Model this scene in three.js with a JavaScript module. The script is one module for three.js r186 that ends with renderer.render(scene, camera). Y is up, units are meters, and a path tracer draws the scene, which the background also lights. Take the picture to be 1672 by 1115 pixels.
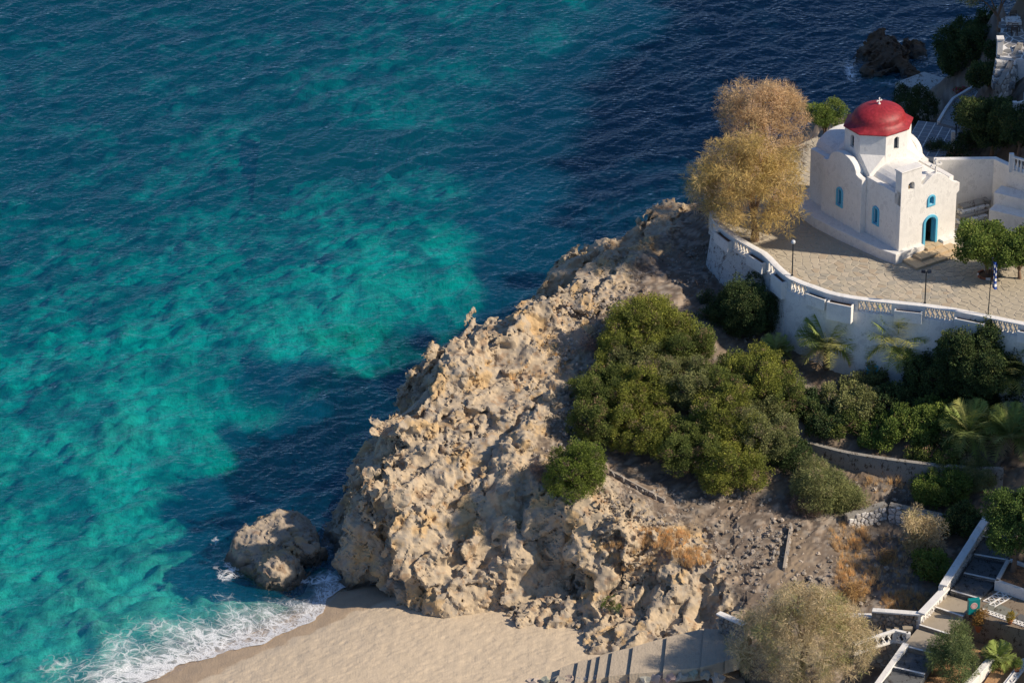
import * as THREE from 'three';
import { mergeGeometries, mergeVertices, toCreasedNormals } from 'three/addons/utils/BufferGeometryUtils.js';
import { RoundedBoxGeometry } from 'three/addons/geometries/RoundedBoxGeometry.js';
import { createNoise2D, createNoise3D } from 'simplex-noise';

// ------------------------------------------------------------------ camera, sky, sun, exposure
const scene = new THREE.Scene();
const W0 = 1672, H0 = 1115, FOCAL = 7500, PITCH = 28 * Math.PI / 180, DIST = 300;
const camera = new THREE.PerspectiveCamera(2 * Math.atan(H0 / 2 / FOCAL) * 180 / Math.PI, W0 / H0, 1, 6000);
camera.position.set(0, 8 + DIST * Math.sin(PITCH), DIST * Math.cos(PITCH));
camera.lookAt(0, 8, 0);
camera.updateMatrixWorld();

const renderer = new THREE.WebGLRenderer({ antialias: true });
renderer.setSize(1024, 682);
renderer.toneMapping = THREE.LinearToneMapping;
renderer.toneMappingExposure = 1.2;
renderer.shadowMap.enabled = true;

const SUN_EL = 36 * Math.PI / 180, SUN_AZ = new THREE.Vector2(0.977, 0.213);   // x, z towards the sun
const sunDir = new THREE.Vector3(SUN_AZ.x * Math.cos(SUN_EL), Math.sin(SUN_EL), SUN_AZ.y * Math.cos(SUN_EL)).normalize();
{ // clear sky: deep blue overhead, paler to the horizon, brighter round the sun
  const w = 512, h = 256, d = new Float32Array(w * h * 4);
  for (let j = 0; j < h; j++) for (let i = 0; i < w; i++) {
    const el = ((j + 0.5) / h - 0.5) * Math.PI, az = ((i + 0.5) / w - 0.5) * 2 * Math.PI;
    const v = [Math.cos(el) * Math.cos(az), Math.sin(el), Math.cos(el) * Math.sin(az)];
    const t = Math.pow(1 - Math.max(0, v[1]), 4.5), c = v[0] * sunDir.x + v[1] * sunDir.y + v[2] * sunDir.z;
    const g = 0.5 * Math.pow(Math.max(0, c), 14) + 0.12 * Math.pow(Math.max(0, c), 3);
    const k = 4 * (j * w + i);
    d[k] = 0.042 + 0.21 * t + g * 0.8; d[k + 1] = 0.112 + 0.25 * t + g * 0.85; d[k + 2] = 0.29 + 0.23 * t + g * 0.75; d[k + 3] = 1;
  }
  const t = new THREE.DataTexture(d, w, h, THREE.RGBAFormat, THREE.FloatType);
  t.mapping = THREE.EquirectangularReflectionMapping; t.magFilter = THREE.LinearFilter; t.needsUpdate = true;
  scene.background = t; scene.environment = t;
}
const sun = new THREE.DirectionalLight(new THREE.Color().setRGB(1, 0.86, 0.7), 4.9);
sun.position.copy(sunDir).multiplyScalar(250); sun.target.position.set(0, 0, 0);
sun.castShadow = true; sun.shadow.radius = 2.5; sun.shadow.mapSize.set(4096, 4096);
Object.assign(sun.shadow.camera, { left: -110, right: 110, top: 110, bottom: -110, near: 1, far: 600 });
scene.add(sun, sun.target);

// ------------------------------------------------------------------ helpers
function rng(seed) { let s = seed >>> 0; return () => { s = (s + 0x6d2b79f5) | 0; let t = Math.imul(s ^ (s >>> 15), 1 | s); t = (t + Math.imul(t ^ (t >>> 7), 61 | t)) ^ t; return ((t ^ (t >>> 14)) >>> 0) / 4294967296; }; }
const n2 = createNoise2D(rng(11)), n3 = createNoise3D(rng(12)), n3b = createNoise3D(rng(13));
const clamp = (x, a = 0, b = 1) => Math.min(b, Math.max(a, x)), lerp = (a, b, t) => a + (b - a) * t;
const sstep = (a, b, x) => { const t = clamp((x - a) / (b - a)); return t * t * (3 - 2 * t); };
const V = (x, y, z) => new THREE.Vector3(x, y, z);
// where the sight line through a point of the 1672 x 1115 photograph meets the level y
const _inv = camera.matrixWorld, EYE = camera.position.clone();
function P(px, py, y) {
  const d = V((px - W0 / 2) / FOCAL, -(py - H0 / 2) / FOCAL, -1).transformDirection(_inv);
  const t = (y - EYE.y) / d.y;
  return EYE.clone().addScaledVector(d, t);
}
const lin = (r, g, b) => new THREE.Color().setRGB(r, g, b);
const taken = {};
function numbered(n) { const k = taken[n] = (taken[n] ?? -1) + 1; return k ? n + '_' + String(k).padStart(3, '0') : n; }
function shade(o) { o.traverse((m) => { if (m.isMesh) { m.castShadow = true; m.receiveShadow = true; } }); return o; }
function thing(name, label, category, pos = [0, 0, 0], turn = 0, group) {
  const o = new THREE.Group(); o.name = numbered(name); scene.add(o);
  o.position.set(...(pos.isVector3 ? pos.toArray() : pos)); o.rotation.y = turn;
  o.userData = { label, category }; if (group) o.userData.group = group;
  return o;
}
function part(name, geo, mat, parent, kind) {
  const m = new THREE.Mesh(geo, mat); m.name = name; parent.add(m); m.castShadow = m.receiveShadow = true;
  if (kind) m.userData.kind = kind;
  return m;
}
function struct(name, geo, mat, label) {
  const m = new THREE.Mesh(geo, mat); m.name = numbered(name); scene.add(m); m.castShadow = m.receiveShadow = true;
  m.userData = { kind: 'structure', label, category: name.replace(/_/g, ' ').split(' ').slice(-1)[0] };
  return m;
}
function geoOf(pos, idx, uv, col) {
  const g = new THREE.BufferGeometry();
  g.setAttribute('position', new THREE.Float32BufferAttribute(pos, 3));
  if (uv) g.setAttribute('uv', new THREE.Float32BufferAttribute(uv, 2));
  if (col) g.setAttribute('color', new THREE.Float32BufferAttribute(col, 3));
  if (idx) g.setIndex(idx);
  g.computeVertexNormals();
  return g;
}
const plain = (g) => { g = g.index ? g.toNonIndexed() : g; for (const k of Object.keys(g.attributes)) if (!['position', 'normal', 'uv'].includes(k)) g.deleteAttribute(k); if (!g.attributes.uv) g.setAttribute('uv', new THREE.Float32BufferAttribute(new Float32Array(g.attributes.position.count * 2), 2)); return g; };
const merge = (list) => mergeGeometries(list.map(plain));
function box(w, h, d, x = 0, y = 0, z = 0, ry = 0, bevel = 0.015) {
  const b = Math.min(bevel, w / 3, h / 3, d / 3);
  const g = b > 0.003 ? new RoundedBoxGeometry(w, h, d, 1, b) : new THREE.BoxGeometry(w, h, d);
  if (ry) g.rotateY(ry); g.translate(x, y, z); return g;
}
// box between two plan points: thickness t, from y0 to y1
function bar(a, b, t, y0, y1, bevel = 0.015, ext = 0) {
  const dx = b.x - a.x, dz = b.z - a.z, L = Math.hypot(dx, dz) + ext * 2;
  const g = box(L, y1 - y0, t, 0, 0, 0, 0, bevel); g.rotateY(-Math.atan2(dz, dx)); g.translate((a.x + b.x) / 2, (y0 + y1) / 2, (a.z + b.z) / 2); return g;
}
// vertical prism over a plan polygon of {x, z}; flat top
function prism(poly, y0, y1, bevel = 0) {
  const s = new THREE.Shape(poly.map((p) => new THREE.Vector2(p.x, -p.z)));
  const g = new THREE.ExtrudeGeometry(s, { depth: y1 - y0 - (bevel ? bevel : 0), bevelEnabled: bevel > 0, bevelSize: bevel, bevelThickness: bevel, bevelOffset: -bevel, bevelSegments: 1, steps: 1, curveSegments: 1 });
  g.rotateX(-Math.PI / 2); g.translate(0, y0, 0);
  return g;
}
function tube(points, r0, r1, sides = 6, seg) {
  const c = points.length > 2 ? new THREE.CatmullRomCurve3(points) : new THREE.LineCurve3(points[0], points[1]);
  const n = seg ?? Math.max(1, (points.length - 1) * 3), pos = [], idx = [], f = c.computeFrenetFrames(n, false);
  for (let i = 0; i <= n; i++) { const t = i / n, p = c.getPoint(t), r = typeof r0 === 'function' ? r0(t) : lerp(r0, r1, t);
    for (let k = 0; k < sides; k++) { const a = k / sides * 2 * Math.PI, q = p.clone().addScaledVector(f.normals[i], Math.cos(a) * r).addScaledVector(f.binormals[i], Math.sin(a) * r); pos.push(q.x, q.y, q.z); } }
  for (let i = 0; i < n; i++) for (let k = 0; k < sides; k++) { const a = i * sides + k, b = i * sides + (k + 1) % sides; idx.push(a, b, a + sides, b, b + sides, a + sides); }
  for (const [o, s] of [[0, 1], [n * sides, -1]]) for (let k = 1; k < sides - 1; k++) s > 0 ? idx.push(o, o + k + 1, o + k) : idx.push(o, o + k, o + k + 1);
  return geoOf(pos, idx);
}
function tex(w, h, f, srgb = false, rep) { // f(u, v) -> value or [r, g, b, a] in 0..1
  const d = new Uint8Array(w * h * 4);
  for (let j = 0; j < h; j++) for (let i = 0; i < w; i++) { const c = f((i + 0.5) / w, (j + 0.5) / h), k = 4 * (j * w + i);
    if (typeof c === 'number') { d[k] = d[k + 1] = d[k + 2] = clamp(c) * 255; d[k + 3] = 255; } else { d[k] = clamp(c[0]) * 255; d[k + 1] = clamp(c[1]) * 255; d[k + 2] = clamp(c[2]) * 255; d[k + 3] = clamp(c[3] ?? 1) * 255; } }
  const t = new THREE.DataTexture(d, w, h, THREE.RGBAFormat, THREE.UnsignedByteType);
  t.magFilter = THREE.LinearFilter; t.minFilter = THREE.LinearMipmapLinearFilter; t.generateMipmaps = true; t.wrapS = t.wrapT = THREE.RepeatWrapping;
  if (srgb) t.colorSpace = THREE.SRGBColorSpace; if (rep) t.repeat.set(...rep); t.needsUpdate = true;
  return t;
}
// noise that repeats on the unit square
const TAU = Math.PI * 2;
function tile(u, v, f, s = 0) { const R = f / TAU; return n3(Math.cos(u * TAU) * R + s, Math.sin(u * TAU) * R, Math.cos(v * TAU) * R * 1.0) * 0.5 + n3b(Math.sin(v * TAU) * R + s, Math.cos(u * TAU) * R + 5, Math.sin(u * TAU) * R + 9) * 0.5; }
function fbm3(x, y, z, o = 4) { let a = 0.5, s = 0; for (let i = 0; i < o; i++) { s += a * n3(x, y, z); x = x * 2.03 + 7.1; y = y * 2.03 + 3.3; z = z * 2.03 + 1.7; a *= 0.5; } return s; }
function fbm2(x, z, o = 4) { let a = 0.5, s = 0; for (let i = 0; i < o; i++) { s += a * n2(x, z); x = x * 2.03 + 7.1; z = z * 2.03 + 1.7; a *= 0.5; } return s; }
const hash = (x, y, z, k) => { let h = Math.imul(x, 374761393) ^ Math.imul(y, 668265263) ^ Math.imul(z, 1274126177) ^ Math.imul(k, 461845907); h = Math.imul(h ^ (h >>> 13), 1274126177); return ((h ^ (h >>> 16)) >>> 0) / 4294967296; };
function worley(x, y, z) { // nearest distance, second nearest, random number of the nearest cell
  const X = Math.floor(x), Y = Math.floor(y), Z = Math.floor(z); let a = 9, b = 9, id = 0;
  for (let i = -1; i < 2; i++) for (let j = -1; j < 2; j++) for (let k = -1; k < 2; k++) {
    const dx = X + i + hash(X + i, Y + j, Z + k, 1) - x, dy = Y + j + hash(X + i, Y + j, Z + k, 2) - y, dz = Z + k + hash(X + i, Y + j, Z + k, 3) - z, d = dx * dx + dy * dy + dz * dz;
    if (d < a) { b = a; a = d; id = hash(X + i, Y + j, Z + k, 4); } else if (d < b) b = d; }
  return [Math.sqrt(a), Math.sqrt(b), id];
}
// thin-plate spline through (photo x, photo y, height) points
function spline(list, smooth = 0.002) {
  const pts = list.map(([px, py, h]) => { const q = P(px, py, h); return [q.x / 20, q.z / 20, h]; }), n = pts.length, N = n + 3;
  const U = (a, b) => { const r2 = (a[0] - b[0]) ** 2 + (a[1] - b[1]) ** 2; return r2 > 1e-12 ? r2 * Math.log(r2) : 0; };
  const A = Array.from({ length: N }, () => new Float64Array(N + 1));
  for (let i = 0; i < n; i++) { for (let j = 0; j < n; j++) A[i][j] = U(pts[i], pts[j]) + (i === j ? smooth : 0); A[i][n] = A[n][i] = 1; A[i][n + 1] = A[n + 1][i] = pts[i][0]; A[i][n + 2] = A[n + 2][i] = pts[i][1]; A[i][N] = pts[i][2]; }
  for (let i = 0; i < N; i++) { let p = i; for (let k = i + 1; k < N; k++) if (Math.abs(A[k][i]) > Math.abs(A[p][i])) p = k; [A[i], A[p]] = [A[p], A[i]];
    for (let k = i + 1; k < N; k++) { const f = A[k][i] / A[i][i]; if (f) for (let j = i; j <= N; j++) A[k][j] -= f * A[i][j]; } }
  const w = new Float64Array(N); for (let i = N - 1; i >= 0; i--) { let s = A[i][N]; for (let j = i + 1; j < N; j++) s -= A[i][j] * w[j]; w[i] = s / A[i][i]; }
  return (x, z) => { x /= 20; z /= 20; let s = w[n] + w[n + 1] * x + w[n + 2] * z; for (let i = 0; i < n; i++) { const dx = x - pts[i][0], dz = z - pts[i][1], r2 = dx * dx + dz * dz; if (r2 > 1e-12) s += w[i] * r2 * Math.log(r2); } return s; };
}
function spaced(list) { const out = []; for (const [a, b, s] of list) { const n = Math.round((b - a) / s); for (let i = 0; i < n; i++) out.push(a + (b - a) * i / n); } out.push(list[list.length - 1][1]); return out; }
function gridMesh(xs, zs, f) { // f(x, z) -> {x, y, z}
  const nx = xs.length, nz = zs.length, pos = new Float32Array(nx * nz * 3), uv = new Float32Array(nx * nz * 2), idx = [];
  for (let j = 0; j < nz; j++) for (let i = 0; i < nx; i++) { const q = f(xs[i], zs[j]), k = j * nx + i; pos[3 * k] = q[0]; pos[3 * k + 1] = q[1]; pos[3 * k + 2] = q[2]; uv[2 * k] = xs[i]; uv[2 * k + 1] = zs[j]; }
  for (let j = 0; j < nz - 1; j++) for (let i = 0; i < nx - 1; i++) { const a = j * nx + i; idx.push(a, a + nx, a + 1, a + 1, a + nx, a + nx + 1); }
  return geoOf(pos, idx, uv);
}
// ------------------------------------------------------------------ land, sea bed, sea
const LAND = [
  // sea side of the headland, under water
  [540, 960, -2.5], [525, 900, -4], [520, 850, -5], [570, 930, -0.6], [560, 860, -2], [600, 800, -3], [640, 770, -4], [720, 700, -5], [800, 640, -5.5], [900, 580, -6], [1000, 530, -6], [1100, 470, -6], [1180, 400, -6], [1250, 330, -6], [1340, 260, -6], [1430, 230, -6],
  [400, 900, -6], [500, 700, -9], [700, 500, -9], [900, 300, -9], [1200, 150, -9], [400, 1000, -4],
  // seaward edge
  [582, 900, 2.2], [590, 868, 3.6], [608, 845, 4.6], [628, 800, 5.6], [625, 760, 6.3], [612, 712, 7.6], [636, 680, 8.4], [700, 618, 9.3], [722, 592, 9.7], [780, 545, 10.3], [830, 522, 10.8], [880, 492, 11.2], [930, 462, 11.5], [985, 424, 11.8], [1050, 395, 11.6], [1075, 365, 11.6], [1112, 345, 11.6],
  // ridge top
  [680, 690, 8.0], [700, 740, 7.4], [760, 680, 8.5], [800, 620, 9.4], [870, 560, 10.4], [960, 510, 11.4], [1020, 460, 11.9], [1080, 415, 11.6], [840, 700, 8.3], [900, 640, 9.2], [960, 580, 10.2],
  // front cliff
  [640, 830, 5.6], [660, 800, 6.3], [700, 810, 6.2], [760, 780, 6.8], [820, 800, 6.4], [880, 830, 6.2], [940, 850, 6.1], [1000, 880, 5.7], [1060, 870, 5.8], [1120, 910, 5.1], [1165, 960, 4.0],
  [650, 900, 3.6], [700, 910, 3.7], [760, 900, 3.9], [820, 900, 3.7], [880, 920, 3.3], [940, 930, 3.3], [1000, 960, 2.9], [1060, 960, 3.3], [1120, 985, 2.9], [1150, 1005, 2.4],
  [645, 965, 1.3], [670, 990, 1.0], [720, 1000, 0.9], [780, 992, 0.9], [840, 1012, 0.9], [900, 1024, 1.0], [950, 1035, 1.1], [1000, 1035, 1.5], [1060, 1035, 1.8], [1120, 1035, 2.2], [1165, 1020, 2.6],
  [640, 1010, -0.8], [700, 1035, -0.6], [800, 1040, -0.6], [900, 1070, -0.3], [600, 975, -1], [960, 1100, 0.2], [1080, 1090, 0.8], [1180, 1090, 1.6],
  // slope with the shrubs
  [1000, 760, 7.0], [1060, 790, 6.4], [960, 720, 7.8], [1000, 650, 9.0], [1060, 600, 10.2], [1070, 540, 11.2], [1100, 680, 8.4], [1160, 620, 9.6], [1200, 720, 7.8], [1150, 800, 6.2], [1220, 850, 5.4], [1100, 830, 6.0], [1180, 900, 4.9], [1240, 920, 4.6], [1290, 880, 5.0], [1260, 980, 3.5],
  [1155, 424, 11.4], [1130, 450, 11.6], [1180, 470, 11.2], [1215, 480, 10.9], [1230, 540, 10.4], [1285, 545, 10.2], [1260, 600, 9.8], [1300, 640, 9.2],
  // under the paved terrace and the church
  [1200, 380, 12.6], [1300, 420, 12.8], [1400, 440, 12.8], [1500, 460, 12.8], [1600, 470, 12.8], [1660, 480, 12.8], [1250, 330, 12.8], [1320, 310, 12.8], [1420, 330, 12.8], [1500, 340, 12.8], [1330, 240, 12.0], [1270, 270, 11.5],
  // garden under the terrace wall
  [1350, 578, 10.1], [1430, 590, 9.8], [1500, 610, 9.5], [1600, 620, 9.4], [1672, 630, 9.4], [1350, 640, 9.0], [1450, 660, 8.6], [1560, 670, 8.4], [1672, 680, 8.4], [1330, 705, 7.8], [1420, 735, 7.3], [1500, 755, 7.0], [1600, 755, 7.0], [1672, 760, 7.0],
  [1360, 790, 5.9], [1440, 800, 5.8], [1520, 805, 5.7], [1600, 820, 5.6], [1650, 830, 5.5], [1340, 850, 5.1], [1400, 880, 4.4], [1460, 880, 4.3], [1540, 890, 4.3], [1380, 950, 3.7], [1440, 980, 3.3], [1500, 960, 3.5], [1340, 980, 3.4],
  [1300, 1060, 2.2], [1400, 1080, 1.6], [1330, 1110, 1.6], [1480, 1060, 1.9], [1550, 1020, 2.4], [1600, 960, 3.2], [1640, 900, 4.2], [1672, 960, 3.2], [1600, 1060, 2.0], [1672, 1080, 1.8], [1560, 1120, 1.4], [1672, 860, 4.9],
  // behind the church
  [1340, 190, 11.5], [1400, 190, 10.5], [1470, 165, 9.0], [1520, 160, 9.5], [1480, 110, 1.5], [1540, 100, 2], [1556, 143, 8.6], [1572, 128, 10.5], [1545, 215, 13.8], [1520, 240, 13.8], [1590, 150, 14.0], [1600, 90, 12], [1565, 65, 1], [1585, 20, 1], [1540, 30, -4], [1625, 60, 17], [1625, 20, 17], [1640, 130, 17.0], [1660, 60, 18.6], [1672, 0, 20], [1640, 20, 18.3], [1600, 240, 14], [1640, 260, 14.5], [1672, 260, 16], [1640, 180, 16], [1580, 370, 13.5], [1640, 350, 13.5], [1400, 60, -6], [1490, 60, -5],
];
const landSpline = spline(LAND);
const COAST = [[1240, 250, 10.5], [1330, 205, 11], [1400, 180, 9.5], [1462, 158, 8], [1530, 122, 8], [1560, 114, 8.5], [1580, 78, 11], [1588, 40, 13], [1600, 0, 15.5], [1625, -80, 19]].map((p) => P(...p));
function landBase(x, z) { // the land ends in a steep shore behind the church
  const h = landSpline(x, z); if (z > -14) return h;
  let best = 1e9, out = 0, eh = 0; for (let i = 0; i < COAST.length - 1; i++) { const a = COAST[i], b = COAST[i + 1], dx = b.x - a.x, dz = b.z - a.z, t = clamp(((x - a.x) * dx + (z - a.z) * dz) / (dx * dx + dz * dz)), d = Math.hypot(x - a.x - dx * t, z - a.z - dz * t); if (d < best) { best = d; eh = lerp(a.y, b.y, t); out = (x - a.x) * dz - (z - a.z) * dx > 0 ? 1 : -1; } }
  return out > 0 ? Math.max(-8, Math.min(h, eh - 2.2 * best)) : h;
}
const INSIDE = (poly, x, z) => { let c = false; for (let i = 0, j = poly.length - 1; i < poly.length; j = i++) { const a = poly[i], b = poly[j]; if ((a.z > z) !== (b.z > z) && x < (b.x - a.x) * (z - a.z) / (b.z - a.z) + a.x) c = !c; } return c; };
// rockiness in 0..1: bare rock on the headland, soil on the garden slope
const rockLine = [[560, 1000, 0], [1210, 1075, 3], [1205, 960, 4], [1130, 850, 5.7], [1030, 845, 6], [990, 805, 6.6], [905, 815, 6.6], [880, 760, 7.5], [905, 690, 8.6], [930, 640, 9.3], [960, 590, 10], [985, 520, 11.2], [1015, 500, 11.6], [1045, 440, 11.7], [1095, 385, 11.6], [1125, 352, 11.8], [1112, 300, 12], [800, 300, 0], [400, 700, 0]].map((p) => P(...p));
function rockiness(x, z) {
  let d = 99; for (let i = 0, j = rockLine.length - 1; i < rockLine.length; j = i++) { const a = rockLine[j], b = rockLine[i], dx = b.x - a.x, dz = b.z - a.z, t = clamp(((x - a.x) * dx + (z - a.z) * dz) / (dx * dx + dz * dz)); d = Math.min(d, Math.hypot(x - a.x - dx * t, z - a.z - dz * t)); }
  if (!INSIDE(rockLine, x, z)) d = -d;
  return sstep(-1.3, 1.6, d + 1.2 * fbm2(x * 0.35, z * 0.35, 3));
}
// relief of the rock: dipping beds cut by gullies, angular fractured blocks, fine roughness
function facet(x, y, z, step, tilt) { // blocks with flat tilted faces
  const X = Math.floor(x), Y = Math.floor(y), Z = Math.floor(z); let a = 9, b = 9, id = 0, ox = 0, oy = 0, oz = 0, I = 0, J = 0, K = 0;
  for (let i = -1; i < 2; i++) for (let j = -1; j < 2; j++) for (let k = -1; k < 2; k++) {
    const dx = x - (X + i + hash(X + i, Y + j, Z + k, 1)), dy = y - (Y + j + hash(X + i, Y + j, Z + k, 2)), dz = z - (Z + k + hash(X + i, Y + j, Z + k, 3)), d = dx * dx + dy * dy + dz * dz;
    if (d < a) { b = a; a = d; ox = dx; oy = dy; oz = dz; I = X + i; J = Y + j; K = Z + k; } else if (d < b) b = d; }
  id = hash(I, J, K, 4);
  const e = Math.sqrt(b) - Math.sqrt(a), plane = (hash(I, J, K, 5) - 0.5) * ox + (hash(I, J, K, 6) - 0.5) * oy + (hash(I, J, K, 7) - 0.5) * oz;
  return step * (id - 0.5) + tilt * 2 * plane - 0.22 * step * (1 - sstep(0, 0.08, e)) * (id > 0.45 ? 1 : 0.1);
}
function relief(x, y, z, amp, fine = 0.4 + 0.95 * sstep(-0.3, 0.3, fbm3(x * 0.13 + 70, y * 0.16, z * 0.13, 2))) { // smooth broad faces in places, rubble in others
  const wob = fbm3(x * 0.3, y * 0.3, z * 0.3, 3), wq = 0.5 * fbm3(x * 0.9 + 5, y * 0.9, z * 0.9, 2);
  const a = (x - z) * 0.7 + y * 0.3, b = (x + z) * 0.7 + y * 0.35 + wob * 1.2, c = y * 0.9 - (x - z) * 0.2 + wob;   // along the beds, across them, up
  let d = 1.0 * fbm3(a * 0.08, b * 0.22, c * 0.18, 3);
  const ridge = 1 - Math.abs(n3(a * 0.07 + 3, b * 0.36, c * 0.1)); d += 0.75 * (ridge * ridge - 0.45);
  const f1 = facet(a * 0.14 + wq * 0.4, b * 0.4 + wq * 0.4, c * 0.3, 1.1, 0.85), f2 = facet(a * 0.32 + 31 + wq * 0.3, b * 0.9 + wq * 0.3, c * 0.8, 0.42, 0.5);
  d += f1 + f2 + facet(a * 0.9 + 11, b * 2.2 + wq, c * 2.0, 0.14 * fine, 0.2 * fine) + facet(x * 3.0 + 5, y * 3.6, z * 3.0, 0.13 * fine, 0.14 * fine);
  // beds weathered into sharp ledges, shifted from block to block, and joints that cut across them
  const bed = (t) => { t -= Math.floor(t); return t < 0.86 ? t / 0.86 - 0.5 : 0.5 - (t - 0.86) / 0.14; }, sh = f1 * 1.3 + f2 * 0.8;
  d += 0.42 * bed(b * 0.42 + c * 0.25 + sh) + 0.2 * fine * bed(b * 1.15 + c * 0.5 + sh * 1.7 + wq * 0.5);
  const joint = Math.abs((((a * 0.3 + wob * 0.9 + c * 0.12) % 1) + 1) % 1 - 0.5), joint2 = Math.abs((((c * 0.42 - a * 0.12 + wob * 0.7 + 40) % 1) + 1) % 1 - 0.5);
  d -= 0.38 * (1 - sstep(0.0, 0.05, joint)) + 0.26 * (1 - sstep(0.0, 0.05, joint2));
  d += 0.11 * fine * fbm3(x * 4.2, y * 4.2, z * 4.2, 3);
  return d * amp;
}
const COLS = { pale: [0.44, 0.35, 0.235], grey: [0.32, 0.28, 0.225], ochre: [0.5, 0.335, 0.15], rust: [0.33, 0.2, 0.1], soil: [0.13, 0.1, 0.075], dry: [0.21, 0.16, 0.11], straw: [0.42, 0.25, 0.09], wet: [0.10, 0.085, 0.065], scree: [0.26, 0.235, 0.2] };
const mixc = (a, b, t) => [lerp(a[0], b[0], t), lerp(a[1], b[1], t), lerp(a[2], b[2], t)];
const landAt = (x, z) => landBase(x, z);
function groundColor(x, y, z, r) {
  const f1 = fbm3(x * 0.22, y * 0.3, z * 0.22, 3), f2 = fbm3(x * 0.9 + 9, y * 0.9, z * 0.9, 3), f3 = fbm3(x * 3.1, y * 3.1, z * 3.1 + 4, 2);
  let c = mixc(COLS.pale, COLS.grey, sstep(-0.25, 0.35, f2 * 0.7 + f1 * 0.9));
  c = mixc(c, COLS.ochre, 0.75 * sstep(0.1, 0.42, f1 + f2 * 0.35 + f3 * 0.15)); c = mixc(c, COLS.rust, 0.6 * sstep(0.28, 0.5, f2 - f1 * 0.6));
  let s = mixc(COLS.soil, COLS.scree, sstep(-0.05, 0.4, f2 + f3 * 0.5)); s = mixc(s, COLS.dry, sstep(0.0, 0.4, f1 + f3 * 0.3)); s = mixc(s, COLS.rust, 0.25 * sstep(0.2, 0.45, f2 - f1));
  c = mixc(s, c, sstep(0.15, 0.75, r + f3 * 0.3));
  if (y < 0.9) c = mixc(c, COLS.wet, sstep(0.75, 0.15, y + f2 * 0.5));
  const v = 1 + 0.16 * f3 + 0.1 * n3(x * 9, y * 9, z * 9);
  return [c[0] * v, c[1] * v, c[2] * v];
}
const ampOf = (r, steep) => lerp(0.14, 0.75 + 0.55 * steep, r);
// surface nets: a mesh of the zero level of a field sampled on a lattice
function surfaceNet(F, nx, ny, nz, x0, y0, z0, s) {
  const id = new Int32Array(nx * ny * nz).fill(-1), pos = [], idx = [], at = (i, j, k) => (k * ny + j) * nx + i;
  const C = [[0, 0, 0], [1, 0, 0], [0, 1, 0], [1, 1, 0], [0, 0, 1], [1, 0, 1], [0, 1, 1], [1, 1, 1]], E = [[0, 1], [2, 3], [4, 5], [6, 7], [0, 2], [1, 3], [4, 6], [5, 7], [0, 4], [1, 5], [2, 6], [3, 7]], v = new Float32Array(8);
  for (let k = 0; k < nz - 1; k++) for (let j = 0; j < ny - 1; j++) for (let i = 0; i < nx - 1; i++) {
    let m = 0; for (let c = 0; c < 8; c++) { v[c] = F[at(i + C[c][0], j + C[c][1], k + C[c][2])]; if (v[c] < 0) m |= 1 << c; }
    if (m === 0 || m === 255) continue;
    let n = 0, a = 0, b = 0, d = 0;
    for (const [p, q] of E) if ((v[p] < 0) !== (v[q] < 0)) { const t = v[p] / (v[p] - v[q]); n++; a += lerp(C[p][0], C[q][0], t); b += lerp(C[p][1], C[q][1], t); d += lerp(C[p][2], C[q][2], t); }
    id[at(i, j, k)] = pos.length / 3; pos.push(x0 + (i + a / n) * s, y0 + (j + b / n) * s, z0 + (k + d / n) * s);
  }
  const quad = (a, b, c, d, f) => { if (a < 0 || b < 0 || c < 0 || d < 0) return; f ? idx.push(a, b, c, a, c, d) : idx.push(a, c, b, a, d, c); };
  for (let k = 1; k < nz - 1; k++) for (let j = 1; j < ny - 1; j++) for (let i = 1; i < nx - 1; i++) {
    const o = F[at(i, j, k)] < 0;
    if (o !== F[at(i + 1, j, k)] < 0) quad(id[at(i, j - 1, k - 1)], id[at(i, j, k - 1)], id[at(i, j, k)], id[at(i, j - 1, k)], o);
    if (o !== F[at(i, j + 1, k)] < 0) quad(id[at(i - 1, j, k - 1)], id[at(i - 1, j, k)], id[at(i, j, k)], id[at(i, j, k - 1)], o);
    if (o !== F[at(i, j, k + 1)] < 0) quad(id[at(i - 1, j - 1, k)], id[at(i, j - 1, k)], id[at(i, j, k)], id[at(i - 1, j, k)], o);
  }
  return [pos, idx];
}
function dropCrumbs(idx, n) { // leave out loose bits that hang in the air
  const up = new Int32Array(n).map((_, i) => i), find = (a) => { while (up[a] !== a) a = up[a] = up[up[a]]; return a; }, size = new Int32Array(n);
  for (let t = 0; t < idx.length; t += 3) { const a = find(idx[t]); up[find(idx[t + 1])] = a; up[find(idx[t + 2])] = a; }
  for (let t = 0; t < idx.length; t += 3) size[find(idx[t])]++;
  let w = 0; for (let t = 0; t < idx.length; t += 3) if (size[find(idx[t])] > 4000) { idx[w++] = idx[t]; idx[w++] = idx[t + 1]; idx[w++] = idx[t + 2]; }
  idx.length = w;
}
const rockMat = new THREE.MeshStandardMaterial({ vertexColors: true, roughness: 0.95, flatShading: true, name: 'rock' });
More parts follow.
